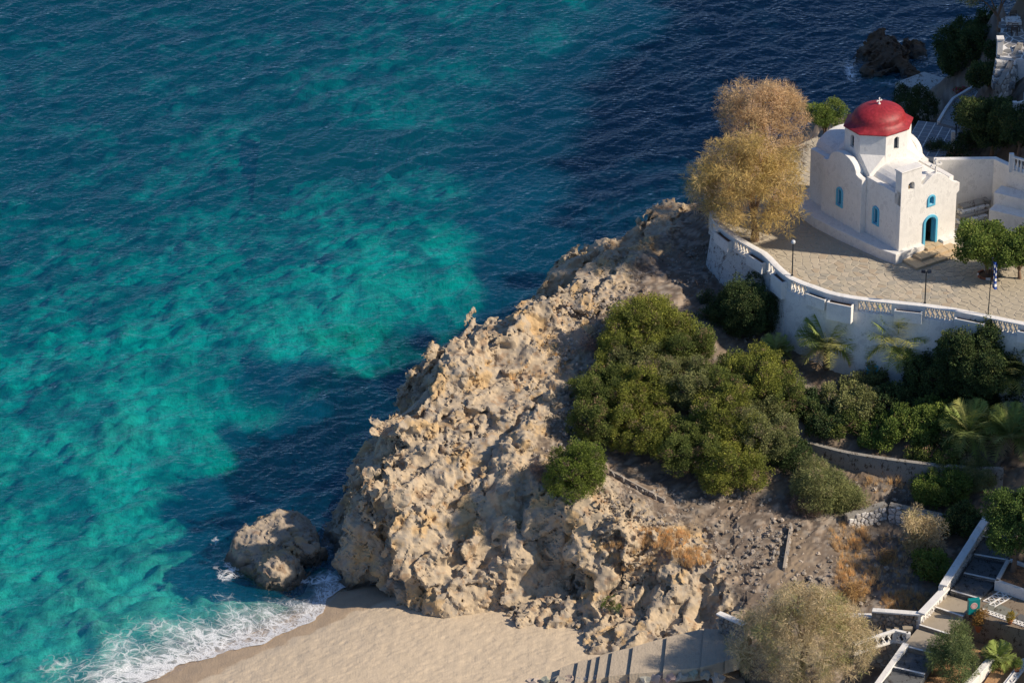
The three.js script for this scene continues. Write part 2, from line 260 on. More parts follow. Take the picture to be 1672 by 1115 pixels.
{
  const S = 0.115, X0 = -14, X1 = 17, Y0 = -3, Y1 = 14.6, Z0 = -17, Z1 = 28, nx = Math.ceil((X1 - X0) / S), ny = Math.ceil((Y1 - Y0) / S), nz = Math.ceil((Z1 - Z0) / S);
  const F = new Float32Array(nx * ny * nz).fill(9);
  for (let k = 0; k < nz; k++) for (let i = 0; i < nx; i++) {
    const x = X0 + i * S, z = Z0 + k * S, h = landBase(x, z), gx = (landBase(x + 0.3, z) - h) / 0.3, gz = (landBase(x, z + 0.3) - h) / 0.3, l = 1 / Math.hypot(1, gx, gz), r = rockiness(x, z);
    if (r < 0.02 || h < -5) { for (let j = 0; j < ny; j++) F[(k * ny + j) * nx + i] = NaN; continue; }
    const amp = ampOf(r, 1 - l), reach = 1.6 * amp + 0.3;
    for (let j = 0; j < ny; j++) { const y = Y0 + j * S, f = (y - h) * l; F[(k * ny + j) * nx + i] = f > reach ? f : f < -reach ? f : f - relief(x, y, z, amp); }
  }
  for (let i = 0; i < F.length; i++) if (!(F[i] === F[i])) F[i] = 9;   // nothing stands there: the field is open air
  const [pos, idx] = surfaceNet(F, nx, ny, nz, X0, Y0, Z0, S), keep = [], col = new Float32Array(pos.length), R = new Float32Array(pos.length / 3);
  for (let k = 0; k < pos.length; k += 3) { const r = R[k / 3] = rockiness(pos[k], pos[k + 2]), c = groundColor(pos[k], pos[k + 1], pos[k + 2], r); col[k] = c[0]; col[k + 1] = c[1]; col[k + 2] = c[2]; }
  for (let t = 0; t < idx.length; t += 3) if (Math.min(R[idx[t]], R[idx[t + 1]], R[idx[t + 2]]) > 0.05) keep.push(idx[t], idx[t + 1], idx[t + 2]);
  dropCrumbs(keep, pos.length / 3);
  struct('rocky_headland', geoOf(pos, keep, null, col), rockMat, 'pale fractured limestone headland rising between the beach and the church terrace');
}
{
  const xs = spaced([[-20, -13, 0.5], [-13, 34.5, 0.2], [34.5, 60, 1.2]]), zs = spaced([[-66, -20, 1.0], [-20, 32, 0.2], [32, 40, 0.5]]);
  const col = [];
  const g = gridMesh(xs, zs, (x, z) => {
    const h = landBase(x, z), r = rockiness(x, z), gx = (landBase(x + 0.3, z) - h) / 0.3, gz = (landBase(x, z + 0.3) - h) / 0.3, l = 1 / Math.hypot(1, gx, gz), d = relief(x, h, z, ampOf(Math.min(r, 0.1), 1 - l)) - 1.9 * sstep(0.1, 0.5, r);
    const q = [x - gx * l * d, h + l * d, z - gz * l * d];
    col.push(...groundColor(...q, r * 0.5)); return q;
  });
  g.setAttribute('color', new THREE.Float32BufferAttribute(col, 3));
  struct('hillside_ground', g, rockMat, 'brown stony soil of the slope and gardens under the shrubs');
}
// ------------------------------------------------------------------ sea bed and water
const BED = [[250, 1115, 0.0], [400, 1050, 0.05], [520, 1000, 0.05], [580, 960, 0.0], [640, 960, 0.2], [100, 1115, -1.4], [0, 1060, -2.2], [200, 1040, -1.6], [330, 980, -1.7], [430, 960, -1.3], [0, 950, -2.4], [150, 900, -2.6], [300, 900, -2.2], [480, 940, -1.6], [560, 920, -1.2], [430, 850, -3.2], [520, 800, -4.5],
  [0, 800, -3.2], [200, 750, -3.0], [330, 700, -3.6], [100, 600, -3.8], [300, 560, -3.8], [450, 600, -3.6], [540, 660, -3.8], [600, 600, -4.6], [650, 520, -4.2], [760, 450, -4.5], [450, 450, -4.6], [200, 450, -6.6], [0, 450, -8], [600, 350, -6.4], [800, 330, -6], [950, 330, -5.2], [960, 400, -5.2], [900, 250, -10], [1000, 150, -12.5], [920, 200, -11], [800, 150, -10], [600, 150, -9], [350, 250, -9.5], [100, 250, -11], [0, 100, -12], [300, 50, -12.5], [600, 0, -11], [900, 40, -9.5], [1050, 20, -10], [1200, 60, -12], [1400, 60, -12], [1500, 0, -14], [1100, 250, -9], [420, 720, -6.4], [440, 790, -6.4], [600, 760, -6.8], [660, 620, -6.8], [780, 540, -7], [900, 450, -7], [380, 800, -4.5], [500, 720, -6.4],
  [300, 1200, 0.9], [600, 1060, 1.0], [800, 1080, 1.1], [960, 1100, 1.3], [500, 1200, 1.3], [900, 1200, 1.6], [1100, 1150, 1.5], [700, 1010, 0.85], [900, 1035, 1.05]];
const bedBase = spline(BED, 0.004);
const bedAt = (x, z) => Math.max(-16, bedBase(x, z));
{
  const xs = spaced([[-1500, -60, 240], [-60, -50, 2], [-50, 40, 0.32], [40, 60, 4], [60, 1500, 240]]), zs = spaced([[-1500, -120, 230], [-120, -104, 2], [-104, 34, 0.32]]);
  const col = [], mottle = tex(1024, 1024, (u, v) => { const a = tile(u, v, 14), b = tile(u, v, 40, 3), c = tile(u, v, 100, 6), s = 0.8 + 0.28 * a + 0.3 * b + 0.22 * c - 0.35 * sstep(0.25, 0.5, a * 0.6 + b * 0.7); return [s, s, s]; }); mottle.repeat.set(1 / 13, 1 / 13);
  const g = gridMesh(xs, zs, (x, z) => {
    const near = Math.abs(x) < 62 && z > -122, hb = near ? bedAt(x, z) : -16, deep = sstep(-0.6, -2.2, hb);
    const f = near ? fbm2(x * 0.16, z * 0.13, 4) : 0, f2 = near ? fbm2(x * 0.5 + 30, z * 0.5, 3) : 0, w = near ? worley(x * 0.55, 3.3, z * 0.5) : [0.5, 0.7, 0.5];
    const rock = sstep(-0.15, 0.22, f2 * 0.8 + f * 0.7) * deep, weed = sstep(0.05, 0.3, fbm2(x * 0.11 - 40, z * 0.09, 4) + (w[2] - 0.5) * 0.25 + (hb < -5 ? 0.12 : -0.02) + 0.3 * sstep(-8.5, -11, hb)) * sstep(-1.6, -3, hb);
    let c = mixc(mixc([0.36, 0.3, 0.2], [0.6, 0.53, 0.39], sstep(-0.4, -1.4, hb + f2 * 0.8)), [0.26, 0.3, 0.2], rock * 0.75); c = mixc(c, [0.05, 0.1, 0.1], weed * 0.75);
    c = c.map((v) => v * (1 + 0.3 * f2 + 0.25 * (w[2] - 0.5) * deep));
    col.push(...c);
    return [x, hb - 0.3 * sstep(-0.7, -0.3, hb) + deep * (0.5 * f + 0.4 * f2 + 0.5 * rock * (0.6 - w[0])), z];
  });
  g.setAttribute('color', new THREE.Float32BufferAttribute(col, 3));
  struct('seabed', g, new THREE.MeshStandardMaterial({ vertexColors: true, map: mottle, roughness: 1, name: 'seabed' }), 'sandy and rocky sea floor seen through the turquoise water');
}
const WAVES = []; { const r = rng(5); for (let i = 0; i < 34; i++) { const lam = 0.7 * Math.pow(7, Math.pow(r(), 1.3)), th = 1.28 + (r() - 0.5) * 1.7, k = TAU / lam; WAVES.push([Math.cos(th) * k, Math.sin(th) * k, lam * 0.012 * (0.6 + 0.8 * r()), r() * TAU]); } }
function waveAt(x, z) {
  const gust = 0.75 + 0.45 * fbm2(x * 0.045, z * 0.07 + 20, 2), calm = sstep(-0.15, -1.8, Math.abs(x) < 60 && z > -90 ? bedAt(x, z) : -9);
  const wx = x + 0.9 * n2(x * 0.14, z * 0.14), wz = z + 0.9 * n2(x * 0.14 + 50, z * 0.14);
  let h = 0; for (const [kx, kz, a, p] of WAVES) { const s = Math.sin(kx * wx + kz * wz + p); h += a * (1 - 2 * Math.abs(s * 0.5 + 0.5 - 0.5) + s) * 0.6; }
  return h * gust * (0.25 + 0.75 * calm);
}
const rip = (() => { const r = rng(9), w = []; for (let i = 0; i < 60; i++) { const lam = 0.16 + 0.7 * r() * r(), th = 1.3 + (r() - 0.5) * 2.2, n = 9 / lam; w.push([Math.round(Math.cos(th) * n), Math.round(Math.sin(th) * n), Math.pow(lam, 1.1), r() * TAU]); }
  return tex(1024, 1024, (u, v) => { let s = 0, t = 0; for (const [a, b, c, p] of w) { s += c * Math.sin(TAU * (a * u + b * v) + p); t += c; } return 0.5 + 1.7 * s / t; }); })();
rip.repeat.set(1 / 9, 1 / 9);
const seaGroup = new THREE.Group(); seaGroup.name = 'sea'; scene.add(seaGroup);
seaGroup.userData = { kind: 'structure', label: 'clear turquoise and deep blue sea water with small ripples', category: 'sea' };
{
  const xs = spaced([[-1500, -60, 240], [-60, -43, 1], [-43, 34, 0.22], [34, 60, 1], [60, 1500, 240]]), zs = spaced([[-1500, -95, 200], [-95, -76, 1], [-76, 33, 0.2]]);
  const g = gridMesh(xs, zs, (x, z) => [x, Math.abs(x) < 61 && z > -96 ? waveAt(x, z) : 0, z]);
  part('water_surface', g, new THREE.MeshPhysicalMaterial({ color: 0xffffff, transmission: 1, thickness: 0, roughness: 0.05, ior: 1.33, bumpMap: rip, bumpScale: 0.06, name: 'water surface' }), seaGroup);
  const b = new THREE.BoxGeometry(2900, 29.88, 1530); b.translate(0, -15.06, -733);
  part('water_body', b, new THREE.MeshPhysicalMaterial({ color: lin(0.0, 0.22, 0.42), roughness: 1, specularIntensity: 0, transparent: true, opacity: 0.15, thickness: 1, attenuationColor: lin(0.19, 0.85, 0.87), attenuationDistance: 4, name: 'water' }), seaGroup);
}
// ------------------------------------------------------------------ beach
{
  const bump = tex(1024, 1024, (u, v) => { let s = 0.5 + 0.25 * tile(u, v, 40) + 0.15 * tile(u, v, 16, 4) + 0.12 * tile(u, v, 90, 8); return s; });
  bump.repeat.set(1 / 7, 1 / 7);
  const grain = tex(512, 512, (u, v) => { const s = 0.94 + 0.07 * tile(u, v, 60) + 0.05 * tile(u, v, 9, 3); return [s, s, s]; }); grain.repeat.set(1 / 5, 1 / 5);
  const xs = spaced([[-34, 14, 0.14]]), zs = spaced([[13, 34, 0.14]]), col = [], r = rng(3);
  const feet = {}; for (let i = 0; i < 9000; i++) { const x = -24 + 38 * r(), z = 17 + 17 * r(), k = Math.floor(x) + '_' + Math.floor(z); (feet[k] ??= []).push([x, z, 0.07 + 0.1 * r(), 0.012 + 0.024 * r()]); }
  const g = gridMesh(xs, zs, (x, z) => {
    const h = bedAt(x, z), dry = sstep(0.32, 0.6, h + 0.12 * n2(x * 0.3, z * 0.3));
    let y = h + 0.05 * fbm2(x * 0.4, z * 0.4, 2);
    for (let i = -1; i < 2; i++) for (let j = -1; j < 2; j++) for (const [fx, fz, fr, fd] of feet[(Math.floor(x) + i) + '_' + (Math.floor(z) + j)] ?? []) { const d = Math.hypot((x - fx) * 0.8, z - fz) / fr; if (d < 1) y -= fd * dry * (1 - d * d); }
    const wet = 1 - sstep(0.4, 0.46, h + 0.06 * n2(x * 0.5, z * 0.5) + 0.02 * n2(x * 3, z * 3));
    const c = mixc([0.55, 0.45, 0.32], [0.37, 0.27, 0.175], wet * 0.8), f = 1 + 0.08 * fbm2(x * 0.8, z * 0.8, 3);
    col.push(c[0] * f, c[1] * f, c[2] * f);
    return [x, h < -0.4 ? h - 0.3 : y + 0.02, z];
  });
  g.setAttribute('color', new THREE.Float32BufferAttribute(col, 3));
  struct('beach', g, new THREE.MeshStandardMaterial({ vertexColors: true, map: grain, bumpMap: bump, bumpScale: 0.022, roughness: 1, name: 'sand' }), 'pale sand beach pitted with footprints below the headland');
}

// where the sight line through a point of the photograph meets the land
function G(px, py, lift = 0) { let lo = -6, hi = 24; for (let i = 0; i < 40; i++) { const m = (lo + hi) / 2, q = P(px, py, m); if (landAt(q.x, q.z) > m) lo = m; else hi = m; } const q = P(px, py, (lo + hi) / 2); q.y += lift; return q; }
{ // the steep hill above the village, outside the frame, that shades the cove behind the church
  const prof = [[-140, 20], [-100, 26], [-80, 30], [-60, 36], [-45, 40], [-27, 42], [-21, 41.5], [-15, 38.5], [-4, 41], [1, 40.5], [4, 37.5], [7, 34], [11, 30], [20, 25], [40, 20], [80, 14]];
  const top = (z) => { for (let i = 0; i < prof.length - 1; i++) if (z <= prof[i + 1][0]) return lerp(prof[i][1], prof[i + 1][1], sstep(prof[i][0], prof[i + 1][0], z)); return 14; };
  const xs = spaced([[38, 62, 1.5], [62, 170, 6]]), zs = spaced([[-140, -70, 2.5], [-70, 20, 1], [20, 80, 2.5]]), col = [];
  const g = gridMesh(xs, zs, (x, z) => { const t = clamp((x - 38) / 22), h = x < 60 ? lerp(9, top(z), t * (0.6 + 0.4 * t)) : top(z) + (x - 60) * 0.32, c = groundColor(x, h, z, 0.2); col.push(...c); return [x + Math.max(0, -z - 5) * 0.14 * clamp((62 - x) / 24), h + 0.7 * fbm2(x * 0.15, z * 0.15, 3) + (z < -8 && x > 50 ? 3.2 * fbm2(x * 0.3, z * 0.3, 3) : 0), z]; });
  g.setAttribute('color', new THREE.Float32BufferAttribute(col, 3)); struct('hill', g, rockMat, 'steep stony hillside above the village');
}
// ------------------------------------------------------------------ materials of the buildings
const washBump = tex(512, 512, (u, v) => 0.5 + 0.3 * tile(u, v, 14) + 0.2 * tile(u, v, 50, 3)); washBump.repeat.set(1 / 3, 1 / 3);
const washMap = tex(512, 512, (u, v) => { const a = tile(u, v, 6, 2), b = tile(u, v, 30, 7), s = 0.95 + 0.05 * a + 0.03 * b - 0.09 * sstep(0.3, 0.6, a + 0.5 * b); return [s, s * 0.995, s * 0.98]; }, true); washMap.repeat.set(1 / 4, 1 / 4);
const white = new THREE.MeshStandardMaterial({ color: lin(0.82, 0.81, 0.785), map: washMap, bumpMap: washBump, bumpScale: 0.007, roughness: 0.9, name: 'whitewash' });
const oldMap = tex(512, 512, (u, v) => { const a = tile(u, v, 9, 12), b = tile(u, v, 40, 17), f = sstep(0.22, 0.45, a * 0.6 + b * 0.7), s = 0.93 + 0.05 * b; return mixc([s, s, s * 0.98], [0.52, 0.47, 0.42], f); }, true); oldMap.repeat.set(1 / 3.5, 1 / 3.5);
const oldWash = new THREE.MeshStandardMaterial({ color: lin(0.74, 0.73, 0.71), map: oldMap, bumpMap: washBump, bumpScale: 0.08, roughness: 0.95, name: 'worn whitewash' });
const blue = new THREE.MeshStandardMaterial({ color: lin(0.1, 0.42, 0.6), roughness: 0.6, name: 'sky blue paint' });
const paneGlass = new THREE.MeshPhysicalMaterial({ color: lin(0.02, 0.03, 0.05), roughness: 0.08, metalness: 0, name: 'dark window glass' });
const darkWood = new THREE.MeshStandardMaterial({ color: lin(0.07, 0.045, 0.03), roughness: 0.7, name: 'dark wood' });
const redMap = tex(512, 256, (u, v) => { const a = tile(u, v, 8), s = 0.86 + 0.14 * a + 0.1 * tile(u, v, 40, 3), f = 0.12 * sstep(0.2, 0.5, a + 0.4 * tile(u, v, 60, 9)); return [s, s * 0.95 + f, s * 0.95 + f]; }, true);
const redPaint = new THREE.MeshPhysicalMaterial({ color: lin(0.38, 0.022, 0.03), map: redMap, roughness: 0.55, bumpMap: washBump, bumpScale: 0.01, name: 'red dome paint' });
const sandstone = new THREE.MeshStandardMaterial({ color: lin(0.55, 0.43, 0.28), map: washMap, roughness: 0.9, name: 'sandstone' });
const concrete = new THREE.MeshStandardMaterial({ color: lin(0.33, 0.31, 0.28), map: oldMap, bumpMap: washBump, bumpScale: 0.02, roughness: 0.95, name: 'concrete' });
const terracotta = new THREE.MeshStandardMaterial({ color: lin(0.36, 0.13, 0.06), roughness: 0.85, name: 'terracotta' });
const metalDark = new THREE.MeshStandardMaterial({ color: lin(0.03, 0.04, 0.05), roughness: 0.5, metalness: 0.6, name: 'dark metal' });
const soilMat = new THREE.MeshStandardMaterial({ color: lin(0.16, 0.1, 0.06), bumpMap: washBump, bumpScale: 0.06, roughness: 1, name: 'garden soil' });

// uv in metres from the dominant axis, so that textures keep their size
function boxUV(g) {
  g = g.index ? g.toNonIndexed() : g; const p = g.attributes.position, uv = new Float32Array(p.count * 2), a = V(), b = V(), c = V();
  for (let i = 0; i < p.count; i += 3) {
    a.fromBufferAttribute(p, i); b.fromBufferAttribute(p, i + 1).sub(a); c.fromBufferAttribute(p, i + 2).sub(a); b.cross(c);
    const x = Math.abs(b.x), y = Math.abs(b.y), z = Math.abs(b.z);
    for (let k = i; k < i + 3; k++) { const X = p.getX(k), Y = p.getY(k), Z = p.getZ(k); uv[2 * k] = y > x && y > z ? X : x > z ? Z : X; uv[2 * k + 1] = y > x && y > z ? Z : Y; }
  }
  g.setAttribute('uv', new THREE.BufferAttribute(uv, 2)); return g;
}
const M = (...list) => boxUV(merge(list.flat()));
function archPath(cls, cx, y0, w, h) { // round-headed opening or panel
  const s = new cls(), r = w / 2; s.moveTo(cx - r, y0); s.lineTo(cx + r, y0); s.lineTo(cx + r, y0 + h - r); s.absarc(cx, y0 + h - r, r, 0, Math.PI, false); s.lineTo(cx - r, y0); return s;
}
function slab(shape, depth, bevel = 0.02) { const g = new THREE.ExtrudeGeometry(shape, { depth: depth - 2 * bevel, bevelEnabled: bevel > 0, bevelSize: bevel, bevelThickness: bevel, bevelOffset: -bevel, bevelSegments: 1, curveSegments: 10 }); g.translate(0, 0, bevel); return g; }
function polyShape(pts) { return new THREE.Shape(pts.map(([x, y]) => new THREE.Vector2(x, y))); }

// ------------------------------------------------------------------ church
{
  const B = 0.85, F0 = P(1467, 427, 14), TH = 35 * Math.PI / 180;
  const ch = thing('church', 'whitewashed chapel with a red dome and blue window frames on the paved terrace', 'church', F0, TH);
  ch.scale.set(0.985, 0.89, 0.87);
  // local: x along the front, y up, z = 0 the front, z negative towards the apse
  const side = (g, x) => { g.rotateY(-Math.PI / 2); g.translate(x, 0, 0); return g; };   // shape x becomes +z; drawn with x = -depth along the nave
  // front wall with gable
  const gable = [[0, 0], [4.8, 0], [4.8, 3.15 + B], [5.02, 3.35 + B], [5.02, 3.98 + B], [4.7, 4.12 + B], [4.3, 4.38 + B], [3.9, 4.8 + B], [3.5, 5.14 + B], [3.05, 5.34 + B], [2.6, 5.28 + B], [2.2, 5.0 + B], [1.9, 4.74 + B], [1.72, 4.68 + B], [0, 4.68 + B]];
  const fs = polyShape(gable); fs.holes.push(archPath(THREE.Path, 2.62, 0.62, 0.86, 2.15), archPath(THREE.Path, 2.62, 2.98 + B, 0.34, 0.62));
  const fw = slab(fs, 0.42); fw.translate(0, 0, -0.42);
  part('front_wall', M(fw), white, ch);
  const bs = polyShape([[-0.0, 3.6 + B], [1.72, 3.6 + B], [1.72, 6.25 + B], [-0.0, 6.25 + B]]); bs.holes.push(archPath(THREE.Path, 0.86, 4.0 + B, 0.5, 1.3));
  const bel = slab(bs, 0.7); bel.translate(0, 0, -0.69);
  const belfry = part('belfry', M(bel, box(1.84, 0.12, 0.84, 0.86, 6.3 + B, -0.34, 0, 0.03)), white, ch);
  const bellPts = [[0, 0.36], [0.05, 0.36], [0.1, 0.3], [0.13, 0.12], [0.19, 0.0], [0.16, 0.0]].map(([x, y]) => new THREE.Vector2(x, y));
  const bg = new THREE.LatheGeometry(bellPts, 14); bg.translate(0.86, 4.55 + B, -0.34); part('bell', bg, new THREE.MeshStandardMaterial({ color: lin(0.18, 0.13, 0.07), metalness: 0.8, roughness: 0.5, name: 'bell bronze' }), belfry);
  part('bell_beam', box(0.6, 0.06, 0.06, 0.86, 4.95 + B, -0.34), darkWood, belfry);
  // crosses with budded ends
  const crossGeo = (h) => { const w = h * 0.72, t = h * 0.13, g = [box(t, h, t, 0, h / 2, 0, 0, 0.01), box(w, t, t, 0, h * 0.62, 0, 0, 0.01)];
    for (const [x, y] of [[0, h], [-w / 2, h * 0.62], [w / 2, h * 0.62]]) for (const [dx, dy] of [[0, 0.09], [-0.08, 0], [0.08, 0], [0, -0.07]]) { const c = new THREE.CylinderGeometry(t * 0.48, t * 0.48, t * 0.9, 8); c.rotateX(Math.PI / 2); c.translate(x + dx * h, y + dy * h, 0); g.push(c); } return merge(g); };
  const cf = crossGeo(1.0); cf.translate(3.05, 5.3 + B, -0.2); part('cross', cf, white, ch);
  // nave
  const sideWall = (z0, z1, h, win, x) => { const s = polyShape([[z1, 0], [z0, 0], [z0, h], [z1, h]]); if (win) s.holes.push(archPath(THREE.Path, win[0], win[1], win[2], win[3])); const g = slab(s, 0.4); side(g, 0); g.translate(x + 0.4, 0, 0); return g; };
  // the extruded side wall is 0.4 thick from x to x + 0.4
  part('nave_wall', M(sideWall(-0.43, -3.95, 4.45 + B, [-2.75, 1.18 + B, 0.44, 1.22], 0)), white, ch);
  part('nave_wall', M(sideWall(-0.43, -3.95, 4.45 + B, null, 4.4)), white, ch);
  const vault = (len, hw, spring, rise, solid = 0.25) => { const n = 14, pts = []; for (let i = 0; i <= n; i++) { const a = Math.PI * i / n; pts.push([Math.cos(a) * hw, spring + Math.sin(a) * rise]); } pts.push([-hw, spring - solid], [hw, spring - solid]); const g = slab(polyShape(pts), len, 0); return g; };
  const nv = vault(4.0, 2.02, 3.85 + B, 1.3); nv.translate(2.4, 0, -4.4); part('nave_roof', M(nv), white, ch);
  // transept: end walls with bell-shaped gables, body and barrel roof
  const TW0 = -3.95, TW1 = -8.63, tg = [[TW1, 0], [TW0, 0], [TW0, 4.3 + B], [TW0 - 0.42, 4.36 + B], [TW0 - 0.72, 4.5 + B]];
  for (let i = 1; i < 12; i++) { const a = Math.PI * i / 12; tg.push([(TW0 + TW1) / 2 + Math.cos(a) * 1.62, 4.5 + B + Math.sin(a) * 1.02 + 0.06 * Math.sin(a)]); }
  tg.push([TW1 + 0.72, 4.5 + B], [TW1 + 0.42, 4.36 + B], [TW1, 4.3 + B]);
  const endWall = (x, win) => { const s = polyShape(tg); if (win) s.holes.push(archPath(THREE.Path, -6.45, 1.35 + B, 0.44, 1.28)); const g = slab(s, 0.42); side(g, 0); g.translate(x + 0.42, 0, 0); return g; };
  part('transept_wall', M(endWall(-0.44, true)), white, ch); part('transept_wall', M(endWall(4.82, false)), white, ch);
  part('transept_body', M(box(0.44, 4.2 + B, 0.4, 0.2, (4.2 + B) / 2, TW0 - 0.2, 0, 0.01), box(5.3, 0.3, 4.6, 2.4, 3.9 + B, (TW0 + TW1) / 2, 0, 0.01), box(0.4, 4.2 + B, 0.4, 4.62, (4.2 + B) / 2, TW0 - 0.2, 0, 0.01), box(4.7, 4.2 + B, 0.38, 2.4, (4.2 + B) / 2, TW1 + 0.2, 0, 0.01)), white, ch);
  const tv = vault(5.0, 1.66, 4.3 + B, 1.02, 0.3); tv.rotateY(Math.PI / 2); tv.translate(-0.1, 0, (TW0 + TW1) / 2); part('transept_roof', M(tv), white, ch);
  // altar end
  part('altar_wall', M(box(4.8, 4.15 + B, 2.1, 2.4, (4.15 + B) / 2, -9.66, 0, 0.03)), white, ch);
  const rv = vault(2.7, 1.95, 4.1 + B, 1.25); rv.translate(2.4, 0, -10.72); part('altar_roof', M(rv), white, ch);
  const ap = new THREE.CylinderGeometry(1.5, 1.5, 3.6 + B, 20); ap.translate(2.4, (3.6 + B) / 2, -10.7); const apr = new THREE.SphereGeometry(1.5, 20, 8, 0, TAU, 0, Math.PI / 2); apr.scale(1, 0.6, 1); apr.translate(2.4, 3.6 + B, -10.7);
  part('apse', M(ap, apr), white, ch);
  // crossing: square base hipped to the octagon
  const CZ = -6.15, CX = 2.4, R = 2.36, oct = (y, r) => Array.from({ length: 8 }, (_, k) => { const a = Math.PI / 8 + k * Math.PI / 4; return V(CX + Math.cos(a) * r, y, CZ + Math.sin(a) * r); });
  { const sq = [[-2.2, -2.2], [2.2, -2.2], [2.2, 2.2], [-2.2, 2.2]].map(([x, z]) => V(CX + x, 4.55 + B, CZ + z)), o = oct(5.75 + B, R * 0.985), pos = [], tri = (a, b, c) => pos.push(a.x, a.y, a.z, c.x, c.y, c.z, b.x, b.y, b.z);
    // octagon corners k: 0 at +x (z+), 1 at +z (x+), ...; corner pairs meet the square's corners
    const s = [2, 3, 0, 1]; for (let k = 0; k < 4; k++) { const a = o[2 * k], b = o[2 * k + 1], q = sq[s[k]], n = sq[s[(k + 1) % 4]], c = o[(2 * k + 2) % 8]; tri(a, b, q); tri(b, c, q); tri(c, n, q); const q0 = q.clone().setY(3.5 + B), n0 = n.clone().setY(3.5 + B); tri(q, n, n0); tri(q, n0, q0); }
    const g = geoOf(pos); part('drum_base', M(g), white, ch); }
  { const list = [], ap8 = R * Math.cos(Math.PI / 8), hw = R * Math.sin(Math.PI / 8);
    for (let k = 0; k < 8; k++) { const s = polyShape([[-hw, 4.9 + B], [hw, 4.9 + B], [hw, 7.3 + B], [-hw, 7.3 + B]]); if (k % 2 === 0) s.holes.push(archPath(THREE.Path, 0, 5.95 + B, 0.42, 0.98)); const g = slab(s, 0.26, 0); g.translate(0, 0, ap8 - 0.26); g.rotateY(k * Math.PI / 4); g.translate(CX, 0, CZ); list.push(g); }
    part('drum', M(list), white, ch);
    for (let k = 0; k < 8; k += 2) { const g = box(0.44, 1.0, 0.02, 0, 6.44 + B, ap8 - 0.2, 0, 0); g.rotateY(k * Math.PI / 4); g.translate(CX, 0, CZ); part('drum_window', g, paneGlass, ch); } }
  { const prof = [[2.35, 7.28, 0], [2.48, 7.28, 0], [2.48, 7.35, 0], [2.3, 7.45, 0.1], [2.13, 7.55, 0.35], [1.97, 7.66, 0.7], [1.88, 7.8, 1]]; for (let i = 1; i <= 11; i++) { const a = i / 11 * Math.PI / 2; prof.push([1.86 * Math.cos(a) + 0.001, 7.8 + 0.96 * Math.sin(a), 1]); }
    const n = 64, pos = [], uv = [], idx = []; prof.forEach(([r, y, t], j) => { for (let i = 0; i <= n; i++) { const a = i / n * TAU, m = ((a + Math.PI / 8) % (Math.PI / 4)) - Math.PI / 8, o = Math.cos(Math.PI / 8) / Math.cos(((a) % (Math.PI / 4)) - Math.PI / 8 - 0) , q = lerp(r * o, r * (0.985), t); pos.push(CX + Math.cos(a + Math.PI / 8) * q, y + B, CZ + Math.sin(a + Math.PI / 8) * q); uv.push(i / n * 4, j / prof.length * 2); } });
    for (let j = 0; j < prof.length - 1; j++) for (let i = 0; i < n; i++) { const a = j * (n + 1) + i; idx.push(a, a + n + 1, a + 1, a + 1, a + n + 1, a + n + 2); }
    const dome = part('dome', toCreasedNormals(geoOf(pos, idx, uv), 0.5), redPaint, ch);
    dome.userData.label = 'red painted dome with an eight-sided brim';
    const c = crossGeo(0.48); c.translate(CX, 8.74 + B, CZ); part('cross', merge([c, (() => { const b = new THREE.SphereGeometry(0.1, 10, 8); b.translate(CX, 8.78 + B, CZ); return b; })()]), white, dome); }
  // windows: blue arched frame, deep pane
  const win = (place, w, h) => { const o = archPath(THREE.Shape, 0, 0, w + 0.34, h + 0.3); o.holes.push(archPath(THREE.Path, 0, 0.15, w, h)); const f = slab(o, 0.1, 0.02); f.translate(0, -0.15, -0.02); const reveal = archPath(THREE.Shape, 0, 0, w + 0.02, h + 0.02); reveal.holes.push(archPath(THREE.Path, 0, 0.05, w - 0.1, h - 0.1)); const rv = slab(reveal, 0.26, 0); rv.translate(0, -0.0, -0.3);
    const p = slab(archPath(THREE.Shape, 0, 0, w, h), 0.02, 0); p.translate(0, 0, -0.32); const mm = box(0.04, h, 0.03, 0, h / 2, -0.28, 0, 0);
    const wm = part('window', boxUV(place(M(f, rv))), blue, ch); part('pane', place(p), paneGlass, wm); part('mullion', place(mm), blue, wm); };
  win((g) => { g.rotateY(-Math.PI / 2); g.translate(0, 1.18 + B, -2.75); return g; }, 0.44, 1.22);
  win((g) => { g.rotateY(-Math.PI / 2); g.translate(-0.44, 1.35 + B, -6.45); return g; }, 0.44, 1.28);
  win((g) => { g.translate(2.62, 2.98 + B, 0); return g; }, 0.34, 0.62);
  // door
  { const arch = (w, h, t) => { const s = new THREE.Shape(), r = w / 2, q = r - t; s.moveTo(-r, 0); s.lineTo(-q, 0); s.lineTo(-q, h - r); s.absarc(0, h - r, q, Math.PI, 0, true); s.lineTo(q, 0); s.lineTo(r, 0); s.lineTo(r, h - r); s.absarc(0, h - r, r, 0, Math.PI, false); s.lineTo(-r, 0); return s; };
    const f = slab(arch(1.22, 2.36, 0.19), 0.16, 0.02); f.translate(2.62, 0.62, -0.06);
    const d = part('door_frame', M(f), blue, ch), rg = slab(arch(0.86, 2.15, 0.07), 0.3, 0); rg.translate(2.62, 0.62, -0.36); part('door_lining', rg, blue, d);
    const leaf = box(0.06, 1.95, 0.7, 2.3, 1.62, -0.72, 0.2, 0.01), back = box(1.6, 2.6, 0.04, 2.62, 1.8, -1.5, 0, 0); part('door', M(leaf), darkWood, ch); part('inner_screen', M(back), darkWood, ch); part('threshold', M(box(0.84, 0.1, 0.5, 2.62, 0.6, -0.2)), sandstone, ch); }
